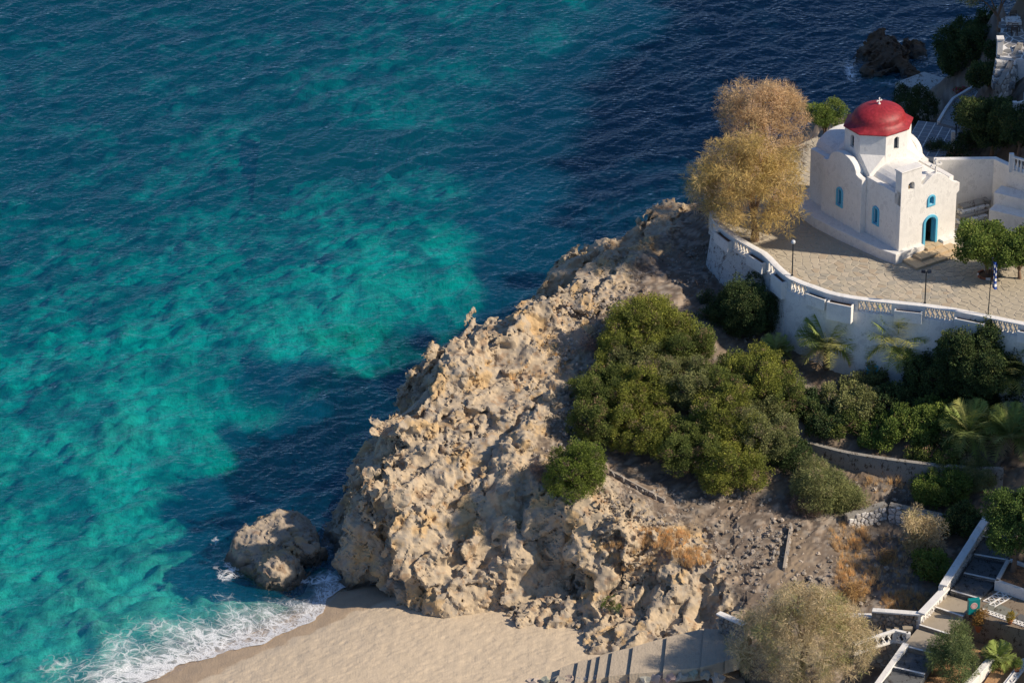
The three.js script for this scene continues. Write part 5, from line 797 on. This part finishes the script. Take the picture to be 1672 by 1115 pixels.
  // upper cafe terrace in the far corner
  const top = new THREE.Group(); top.name = 'upper_terrace'; scene.add(top); top.userData = { kind: 'structure', label: 'crazy paved upper terrace in the far corner', category: 'terrace' };
  const tp = [[1636, 30], [1634, 92], [1660, 96], [1700, 100], [1700, 10]].map(([x, y]) => P(x, y, 19.2)); part('paving_bed', boxUV(prism(tp, 15, 19.2)), white, top); const tl = cells(Math.min(...tp.map((p) => p.x)) - 1, Math.max(...tp.map((p) => p.x)) + 1, Math.min(...tp.map((p) => p.z)) - 1, Math.max(...tp.map((p) => p.z)) + 1, 0.62, 0.1, rng(91), (x, z) => INSIDE(tp, x, z)); paving(top, tl, 19.17, 19.225, stoneMats([[0.2, 0.2, 0.19], [0.26, 0.25, 0.23]]), 'flagstone', P(1650, 80, 19.2), 200);
  const us = thing('upper_stairs', 'white edged stairs descending from the upper terrace', 'stairs'); for (let i = 0; i < 6; i++) { const c = P(1645 - i * 1.2, 97 + i * 7, 19.0 - i * 0.22); part('tread', M(box(1.5, 0.5, 0.6, c.x, c.y - 0.25, c.z, 0.1)), i % 2 ? grey : oldWash, us); }
  const pl = thing('upper_parapet', 'low stone faced parapet curving beside the upper stairs', 'wall'), pa = P(1672, 70, 19.6), pb = P(1652, 112, 18.8), pc = P(1634, 140, 18.0); rubbleWall(pl, pb, pa, [16, 17], [18.8, 19.6], 0.4, 0.34, limed, concrete, 51, 40); rubbleWall(pl, pc, pb, [15.5, 16], [18.0, 18.8], 0.4, 0.34, limed, concrete, 52, 40);
  const gp = thing('upper_gate_post', 'white curved post at the edge of the upper terrace', 'post', P(1633, 86, 19.2)); part('shaft', M(box(0.4, 1.3, 0.5, 0, 0.4, 0)), white, gp); part('cap', M(box(0.5, 0.12, 0.6, 0, 1.1, 0)), white, gp);
  const cb = thing('corner_balcony', 'white balcony corner of a house cut by the right edge', 'balcony'), c0 = P(1658, 168, 18.2), c1 = P(1700, 158, 18.2); part('slab', M(bar(c0, c1, 1.6, 16.6, 16.85)), white, cb); part('top_rail', M(bar(c0, c1, 0.2, 18.05, 18.2)), white, cb); part('corner_post', M(box(0.3, 1.6, 0.3, c0.x, 17.5, c0.z)), white, cb); for (let i = 1; i < 6; i++) { const p = c0.clone().lerp(c1, i / 6); part('baluster', box(0.1, 1.25, 0.1, p.x, 17.45, p.z), white, cb); } part('house_wall', M(bar(c0.clone().add(V(0.8, 0, -1.2)), c1.clone().add(V(0.5, 0, -1.2)), 0.3, 14, 18.4)), white, cb);
  // table with chairs
  const tb = thing('cafe_table', 'dark table with a pale cloth on the upper terrace', 'table', P(1655, 48, 19.22)); part('tabletop', M(box(1.0, 0.05, 0.9, 0, 0.74, 0)), darkWood, tb); part('cloth', M(box(1.06, 0.25, 0.96, 0, 0.66, 0, 0, 0.03)), oldWash, tb); for (const [x, z] of [[-0.42, -0.38], [0.42, -0.38], [-0.42, 0.38], [0.42, 0.38]]) part('leg', box(0.06, 0.72, 0.06, x, 0.36, z), darkWood, tb);
  for (const [dx, dz, tn, lb] of [[0, 0.85, Math.PI, 'dark slatted chair on the near side of the cafe table'], [0.1, -0.9, 0, 'dark slatted chair on the far side of the cafe table']]) { const cp = P(1655, 48, 19.22).add(V(dx, 0, dz)), q = thing('cafe_chair', lb, 'chair', cp, tn); part('seat', box(0.45, 0.05, 0.45, 0, 0.45, 0), darkWood, q); for (const [x, z] of [[-0.2, -0.2], [0.2, -0.2], [-0.2, 0.2], [0.2, 0.2]]) part('leg', box(0.05, z < 0 ? 0.95 : 0.45, 0.05, x, z < 0 ? 0.475 : 0.225, z), darkWood, q); for (const y of [0.62, 0.76, 0.9]) part('slat', box(0.4, 0.06, 0.03, 0, y, -0.2), darkWood, q); }
  // planting behind
  const D = [[0.03, 0.06, 0.02], [0.06, 0.1, 0.03], [0.1, 0.13, 0.04]];
  shrub(1500, 168, 40, 30, 'dark oleander with white flowers in front of the flat roof', { y: 12.6, tones: [[0.04, 0.07, 0.02], [0.08, 0.12, 0.04], [0.7, 0.7, 0.65]], odd: 0.04, tall: 1.2, sit: 0.8 });
  shrub(1470, 150, 20, 22, 'dark bush at the left corner of the flat roofed house', { y: 9.5, tones: D, sit: 0.8 });
  shrub(1527, 240, 20, 14, 'small dark bush in front of the tiled yard', { y: 14, tones: D }); shrub(1562, 248, 24, 20, 'dark bush beside the iron rail', { y: 14.2, tones: D }); shrub(1572, 150, 14, 10, 'red flowering bush beside the flat roofed house', { y: 13.5, tones: [[0.4, 0.02, 0.05], [0.6, 0.03, 0.1], [0.1, 0.15, 0.03]], odd: 0.3 });
  shrub(1400, 205, 22, 16, 'pale green bush behind the red dome', { y: 12.6, tones: TONES.olive });
  for (const [px, py, y, R, hh, lab, sd] of [[1590, 138, 12.5, 2.6, 1.8, 'large dark tree above the shore left of the upper stairs', 81], [1620, 172, 14.5, 1.7, 1.5, 'dark tree between the upper stairs and the yard', 82], [1620, 250, 14.6, 2.4, 1.6, 'dense dark tree above the white house wall', 83], [1665, 250, 16.0, 1.2, 1.2, 'dark tree beside the corner balcony', 84]]) {
    const q = rng(sd), L = []; for (let i = 0; i < 14; i++) { const a = i * 2.4, d = Math.sqrt((i + 0.5) / 14) * R * 0.85; L.push([Math.cos(a) * d, hh + 1.6 * q() * R / 2, Math.sin(a) * d * 0.8, R * 0.36, R * 0.4, R * 0.36]); } tree('shore_tree', lab, P(px, py, y), L, { seed: sd, trunk: 0.12, tones: TONES.dark, kind: TUFT.broad, size: 0.27, gap: 0.68, group: 'dark trees in the shaded corner' }); }
  tree('pine_tree', 'bare trunked pine leaning over the sea in the top right corner', P(1632, 45, 18), [[-1.3, 3.1, 0, 1.1, 0.6, 0.9], [-2.2, 2.6, 0.3, 0.7, 0.5, 0.7], [0.2, 3.4, 0, 1.0, 0.6, 0.9], [1.3, 3.0, 0.2, 0.9, 0.5, 0.8]], { seed: 88, trunk: 0.13, tones: TONES.olive, kind: TUFT.needle, size: 0.3, gap: 0.6 });
}
// ------------------------------------------------------------------ boulders and rocks in the sea
function rockBlob(name, label, c, lobes, size, S, amp, tint, wetTo = 0.5, flat = 0) { // lobes [x, y, z, rx, ry, rz] round c
  const [X, Y, Z] = size, nx = Math.ceil(2 * X / S), ny = Math.ceil(Y / S), nz = Math.ceil(2 * Z / S), F = new Float32Array(nx * ny * nz), y0 = -1.2;
  for (let k = 0; k < nz; k++) for (let j = 0; j < ny; j++) for (let i = 0; i < nx; i++) {
    const x = -X + i * S, y = y0 + j * S, z = -Z + k * S; let s = 0;
    for (const L of lobes) { const q = Math.hypot((x - L[0]) / L[3], (y - L[1]) / L[4], (z - L[2]) / L[5]); s += Math.exp(-6 * (q - 1) * Math.min(L[3], L[4], L[5]) / 1.2); }
    let f = -Math.log(s + 1e-9) / 5; if (flat) f = Math.max(f, y - flat + 0.1 * z - 0.08 * x); if (Math.abs(f) < 1.4) f -= relief(x + c.x, y + 40, z + c.z, amp);
    F[(k * ny + j) * nx + i] = f;
  }
  const [pos, idx] = surfaceNet(F, nx, ny, nz, -X, y0, -Z, S), col = []; dropCrumbs(idx, pos.length / 3);
  for (let k = 0; k < pos.length; k += 3) { const g = groundColor(pos[k] + c.x, pos[k + 1] + 3, pos[k + 2] + c.z, 1), f = fbm3(pos[k] * 0.7, pos[k + 1], pos[k + 2] * 0.7, 3), w = sstep(wetTo + 0.25, wetTo - 0.2, pos[k + 1] + f * 0.5); const m = mixc([g[0] * tint[0], g[1] * tint[1], g[2] * tint[2]], COLS.wet, w); col.push(...m); }
  const m = new THREE.Mesh(geoOf(pos, idx, null, col), rockMat); m.name = numbered(name); m.position.set(c.x, 0, c.z); m.castShadow = m.receiveShadow = true; m.userData = { label, category: 'rock' }; scene.add(m);
}
rockBlob('sea_boulder', 'big pale boulder standing in the shallows off the beach', P(446, 925, 0), [[0.3, 0.4, -2.5, 2.5, 1.7, 2.6], [-0.9, 0.4, -1.4, 1.7, 1.5, 2.0], [1.6, 0.5, -1.9, 1.5, 1.4, 2.0], [-0.1, 0.3, 0.7, 1.4, 1.3, 1.6], [0.8, 0.2, 1.1, 1.0, 1.1, 1.2], [-1.9, 0.0, -0.2, 0.8, 0.8, 0.8]], [4.2, 5, 5.8], 0.1, 0.34, [0.78, 0.8, 0.86], 0.5, 1.85);
rockBlob('dark_sea_rock', 'dark brown rock ringed by foam in the sea beyond the flat roof', P(1450, 112, 0), [[0, 0.3, -1, 1.6, 1.3, 2.2], [-1.4, 0.1, 0.6, 1.1, 0.9, 1.5], [1.3, 0.2, 0.2, 1.0, 1.0, 2.0], [0.2, 0.5, -2.5, 0.9, 1.2, 1.2]], [3.6, 3.6, 5], 0.12, 0.6, [0.3, 0.24, 0.21], 0.3);
rockBlob('dark_sea_rock', 'small dark rock awash left of the larger dark rock', P(1374, 118, 0), [[0, 0, 0, 0.5, 0.5, 0.8]], [1.5, 2.2, 2], 0.1, 0.35, [0.3, 0.24, 0.21], 0.3);
rockBlob('dark_sea_rock', 'low dark rock close to shore right of the larger dark rock', P(1500, 88, 0), [[0, 0, 0, 0.7, 0.5, 0.9]], [1.6, 2.2, 2], 0.1, 0.35, [0.3, 0.24, 0.21], 0.3);
// ------------------------------------------------------------------ foam
const foamMat = (map) => new THREE.MeshStandardMaterial({ color: lin(0.82, 0.84, 0.84), alphaMap: map, transparent: true, roughness: 0.9, side: THREE.DoubleSide, name: 'foam' });
const lace = (x, y) => { const wx = x + 0.28 * n2(x * 0.8, y * 0.8), wy = y + 0.28 * n2(x * 0.8 + 20, y * 0.8), a = worley(wx * 1.6, 0.5, wy * 1.6), b = worley(wx * 4.2, 7.5, wy * 4.2); return Math.max(1 - 3.4 * (a[1] - a[0]), 0.85 - 3.0 * (b[1] - b[0])) + 0.35 * fbm2(x * 1.1, y * 1.1, 3); };
{
  const inner = [[190, 1140], [250, 1110], [300, 1088], [345, 1074], [400, 1064], [450, 1048], [490, 1032], [520, 1012], [530, 996], [534, 982], [552, 966], [590, 958], [640, 955]].map(([x, y]) => P(x, y, 0.02)), outer = [[0, 1130], [80, 1070], [160, 1025], [240, 996], [310, 975], [375, 965], [430, 975], [470, 972], [495, 950], [510, 935], [540, 930], [575, 932], [620, 945]].map(([x, y]) => P(x, y, 0.02));
  const ci = new THREE.CatmullRomCurve3(inner), co = new THREE.CatmullRomCurve3(outer), nu = 320, nv = 26, pos = [], uv = [], idx = [];
  for (let i = 0; i <= nu; i++) for (let j = 0; j <= nv; j++) { const a = ci.getPoint(i / nu), b = co.getPoint(i / nu), v = j / nv, e = 0.16 * n2(i * 0.03, 3) + 0.05 * n2(i * 0.09, 9), p = a.clone().lerp(b, v + e * (1 - v) * 0.35); pos.push(p.x, Math.max(bedAt(p.x, p.z) + 0.075, waveAt(p.x, p.z) + 0.03, 0.045) + 0.05 * Math.sin(Math.PI * Math.min(1, v * 4)) * Math.max(0, n2(i * 0.05, 1)), p.z); uv.push(i / nu, v); }
  for (let i = 0; i < nu; i++) for (let j = 0; j < nv; j++) { const a = i * (nv + 1) + j; idx.push(a, a + 1, a + nv + 1, a + 1, a + nv + 2, a + nv + 1); }
  const A = tex(2048, 512, (u, v) => { const l = lace(u * 30, v * 5.5), big = 0.3 * n2(u * 9, v * 1.5), thr = lerp(-0.35, 1.0, Math.pow(v, 0.95)) + big * (v > 0.15 ? 1 : 0.2), edge = sstep(0, 0.015, v); const wash = 0.42 * sstep(0.85, 0.1, v + big) * (0.6 + 0.4 * n2(u * 40, v * 8)), grit = 0.75 + 0.25 * n2(u * 260, v * 48); return clamp(Math.max(clamp((l - thr) * 1.15) * grit, wash)) * edge * (u < 0.02 || u > 0.985 ? 0 : 1); }); A.wrapS = A.wrapT = THREE.ClampToEdgeWrapping;
  const m = new THREE.Mesh(geoOf(pos, idx, uv), foamMat(A)); m.name = 'surf_foam'; m.userData = { kind: 'stuff', label: 'white lacy surf foam washing up the sand', category: 'foam' }; m.receiveShadow = true; scene.add(m);
}
function foamPatch(px, py, rx, rz, seed, label, dense = 0.5, turn = 0) {
  const c = P(px, py, 0), n = 30, pos = [], uv = [], idx = []; for (let j = 0; j <= n; j++) for (let i = 0; i <= n; i++) { const u = i / n, v = j / n, a = (u - 0.5) * 2 * rx, b = (v - 0.5) * 2 * rz, x = c.x + a * Math.cos(turn) - b * Math.sin(turn), z = c.z + a * Math.sin(turn) + b * Math.cos(turn); pos.push(x, waveAt(x, z) + 0.04, z); uv.push(u, v); }
  for (let j = 0; j < n; j++) for (let i = 0; i < n; i++) { const a = j * (n + 1) + i; idx.push(a, a + n + 1, a + 1, a + 1, a + n + 1, a + n + 2); }
  const A = tex(512, 512, (u, v) => { const x = (u - 0.5) * 2, y = (v - 0.5) * 2, d = Math.hypot(x, y) + 0.35 * fbm2(x * 1.6 + seed, y * 1.6, 3); return clamp((lace(u * rx * 2 + seed * 7, v * rz * 2) - lerp(1 - dense, 1.7, d)) * 1.2 * (0.8 + 0.2 * n2(u * 60, v * 60))); }); A.wrapS = A.wrapT = THREE.ClampToEdgeWrapping;
  const m = new THREE.Mesh(geoOf(pos, idx, uv), foamMat(A)); m.name = numbered('foam_patch'); m.userData = { kind: 'stuff', label, category: 'foam' }; m.receiveShadow = true; scene.add(m);
}
foamPatch(372, 938, 2.2, 2.6, 1, 'lacy foam at the left foot of the boulder', 0.95); foamPatch(530, 948, 2.4, 1.9, 2, 'breaking foam between the boulder and the cliff', 1.45, -0.2); foamPatch(352, 890, 0.9, 2.2, 3, 'thin foam streak left of the boulder', 0.65);
foamPatch(1388, 122, 1.5, 4.2, 4, 'foam left of the dark sea rock', 1.1); foamPatch(1455, 140, 2.8, 1.8, 5, 'foam at the near foot of the dark sea rock', 0.75); foamPatch(1508, 92, 1.4, 2.0, 6, 'foam beside the low shore rock', 0.75);
// ------------------------------------------------------------------ loose stones, dry grass, brushwood
const pebble = [1, 2, 3].map((k) => { const g = new THREE.IcosahedronGeometry(1, 1), p = g.attributes.position, r = rng(k), o = r() * 50; for (let i = 0; i < p.count; i++) { const f = 1 + 0.5 * n3(p.getX(i) * 0.9 + o, p.getY(i) * 0.9, p.getZ(i) * 0.9), w = 0.85 + 0.25 * Math.round(2 * n3(p.getX(i) * 2 + o, p.getY(i) * 2, p.getZ(i) * 2)) / 2; p.setXYZ(i, p.getX(i) * f * w, p.getY(i) * f * 0.7 * w, p.getZ(i) * f * w); } g.computeVertexNormals(); return g; });
const pebbleMat = new THREE.MeshStandardMaterial({ color: 0xffffff, roughness: 0.95, flatShading: true, name: 'loose stone' });
function scatter(name, label, category, geos, mat, zones, seed, pick) { // zones [px, py, rx, ry, count]
  geos.forEach((geo, gi) => {
    const r = rng(seed + gi), list = [], m = new THREE.Matrix4(), c = new THREE.Color();
    for (const [px, py, rx, ry, n] of zones) for (let i = 0; i < n / geos.length; i++) { const a = r() * TAU, d = Math.sqrt(r()), q = G(px + Math.cos(a) * d * rx, py + Math.sin(a) * d * ry); list.push(pick(q, r)); }
    const im = new THREE.InstancedMesh(geo, mat, list.length); im.name = numbered(name); im.userData = { kind: 'stuff', label, category }; im.castShadow = im.receiveShadow = true;
    list.forEach(([p, e, s, col], i) => { m.compose(p, new THREE.Quaternion().setFromEuler(e), s); im.setMatrixAt(i, m); c.setRGB(...col); im.setColorAt(i, c); }); scene.add(im);
  });
}
scatter('loose_stones', 'loose pale stones scattered over the slope and scree', 'stones', pebble, pebbleMat, [[950, 600, 70, 130, 900], [900, 700, 60, 60, 350], [1000, 470, 60, 40, 350], [1130, 430, 45, 40, 200], [1040, 830, 90, 40, 350], [1180, 860, 110, 70, 520], [1280, 920, 80, 70, 380], [1420, 910, 90, 80, 260], [1330, 980, 60, 40, 160], [1250, 560, 60, 40, 160], [1450, 800, 90, 30, 200], [1400, 700, 90, 20, 120], [1600, 80, 40, 50, 80]], 300, (q, r) => { const s = 0.03 + 0.15 * Math.pow(r(), 5), v = 0.75 + 0.5 * r(), t = r(); return [V(q.x, q.y + s * 0.25 + 0.03, q.z), new THREE.Euler(r() * 0.8, r() * 6, r() * 0.8), V(s, s * (0.6 + 0.5 * r()), s), mixc([0.36, 0.3, 0.235], [0.25, 0.225, 0.19], t).map((x) => x * v)]; });
const blades = [1, 2].map((k) => { const r = rng(k * 9), pos = []; for (let i = 0; i < 30; i++) { const a = r() * TAU, d = r() * 0.35, x = Math.cos(a) * d, z = Math.sin(a) * d, h = 0.5 + 0.6 * r(), lx = (r() - 0.5) * 0.7, lz = (r() - 0.5) * 0.7, w = 0.018 + 0.012 * r(), t = r() * TAU; pos.push(x - w * Math.cos(t), 0, z - w * Math.sin(t), x + w * Math.cos(t), 0, z + w * Math.sin(t), x + lx, h, z + lz); } return geoOf(pos); });
const strawMat = leafMat('dry grass blade', [1, 1, 1], 0.35);
scatter('dry_grass', 'golden dry grass tufts on the slope above the front cliff and in the plots', 'grass', blades, strawMat, [[1085, 880, 44, 14, 170], [1130, 910, 36, 16, 150], [1050, 900, 70, 36, 110], [1385, 880, 36, 24, 130], [1400, 940, 36, 36, 130], [1485, 985, 48, 20, 170], [1440, 920, 70, 46, 130], [1450, 790, 60, 18, 60], [930, 845, 40, 12, 60], [1000, 545, 20, 25, 50], [880, 620, 60, 50, 50]], 400, (q, r) => { const s = 0.2 + 0.5 * r() * r(), v = 0.75 + 0.5 * r(); return [V(q.x, q.y - 0.02, q.z), new THREE.Euler((r() - 0.5) * 0.4, r() * 6, (r() - 0.5) * 0.4), V(s, s, s), mixc([0.85, 0.56, 0.24], [0.66, 0.5, 0.3], r()).map((x) => x * v)]; });
[[975, 560, 26, 20, 'dead grey brown brushwood left of the shrub clump'], [885, 765, 20, 24, 'dead brushwood left of the round bright bush'], [1310, 820, 34, 26, 'tangle of bare twigs below the olive green bush']].forEach(([x, y, a, b, l]) => shrub(x, y, a, b, l, { name: 'brushwood', category: 'brushwood', tones: [[0.2, 0.14, 0.12], [0.28, 0.21, 0.17], [0.3, 0.2, 0.1]], kind: TUFT.fine, size: 0.3, density: 0.7, gap: 0.6, tall: 0.7 }));
[[1395, 965, 22, 16, 'dry straw coloured bush in the lower grass plot'], [1450, 905, 18, 14, 'small dry bush in the middle of the grass plot'], [1360, 975, 14, 12, 'dry seeding bush beside the pale tamarisk']].forEach(([x, y, a, b, l]) => shrub(x, y, a, b, l, { name: 'dry_bush', category: 'dry bush', tones: [[0.4, 0.24, 0.09], [0.55, 0.36, 0.15], [0.3, 0.25, 0.1]], kind: TUFT.needle, size: 0.26, density: 0.7, gap: 0.6, tall: 0.8 }));
shrub(1000, 985, 20, 14, 'small yellow green creeper on the shaded front rocks', { tones: TONES.fresh, size: 0.16, density: 0.6, gap: 0.5, tall: 0.6 });
{ // rough stones along the lower edge of the beach steps
  const r = rng(55), NTH = 'first second third fourth fifth sixth seventh eighth ninth tenth eleventh twelfth thirteenth fourteenth fifteenth sixteenth'.split(' '); for (let i = 0; i < 16; i++) { const px = 872 + i * 20, b = P(px, 1110 - Math.max(0, px - 960) * 0.055 + r() * 10, 1.2 + (px - 872) * 0.0045), m = new THREE.Mesh(pebble[i % 3], new THREE.MeshStandardMaterial({ color: lin(0.3 + 0.1 * r(), 0.27 + 0.08 * r(), 0.22 + 0.07 * r()), roughness: 0.95, flatShading: true, name: 'edge stone' })); m.name = numbered('edge_stone'); m.position.copy(b); m.rotation.set(r(), r() * 6, r()); m.scale.setScalar(0.32 + 0.25 * r()); m.castShadow = m.receiveShadow = true; m.userData = { label: `${NTH[i]} rough grey stone from the left along the near edge of the beach steps`, category: 'stone', group: 'stones lining the beach steps' }; scene.add(m); }
}
// more planting in the shaded far corner
{ const D = TONES.dark; [[1560, 95, 26, 30, 5, 'dark bush low on the shore below the large dark tree'], [1600, 60, 24, 34, 13, 'dark bush under the leaning pine'], [1608, 105, 22, 22, 14, 'dark bush left of the upper stairs'], [1600, 190, 22, 20, 14.4, 'dark bush beside the grey ramp'], [1640, 215, 30, 26, 15.5, 'dark ivy covered bush above the yard steps'], [1655, 130, 20, 16, 17, 'dark bush below the upper parapet'], [1585, 230, 20, 16, 14.3, 'dark bush under the yard rail'], [1590, 130, 20, 22, 12.5, 'dark bush on the bank above the flat roofed house'], [1612, 35, 18, 30, 15, 'dark bush on the bank beside the cafe terrace'], [1622, 85, 16, 24, 16, 'dark bush against the upper gate post'], [1575, 115, 18, 22, 9, 'dark bush at the foot of the large dark tree']].forEach(([x, y, a, b, h, l]) => shrub(x, y, a, b, l, { y: h, tones: D, group: 'bushes in the shaded corner', kind: TUFT.broad, size: 0.26, tall: 1.2, fat: 1.1 })); }
renderer.render(scene, camera);
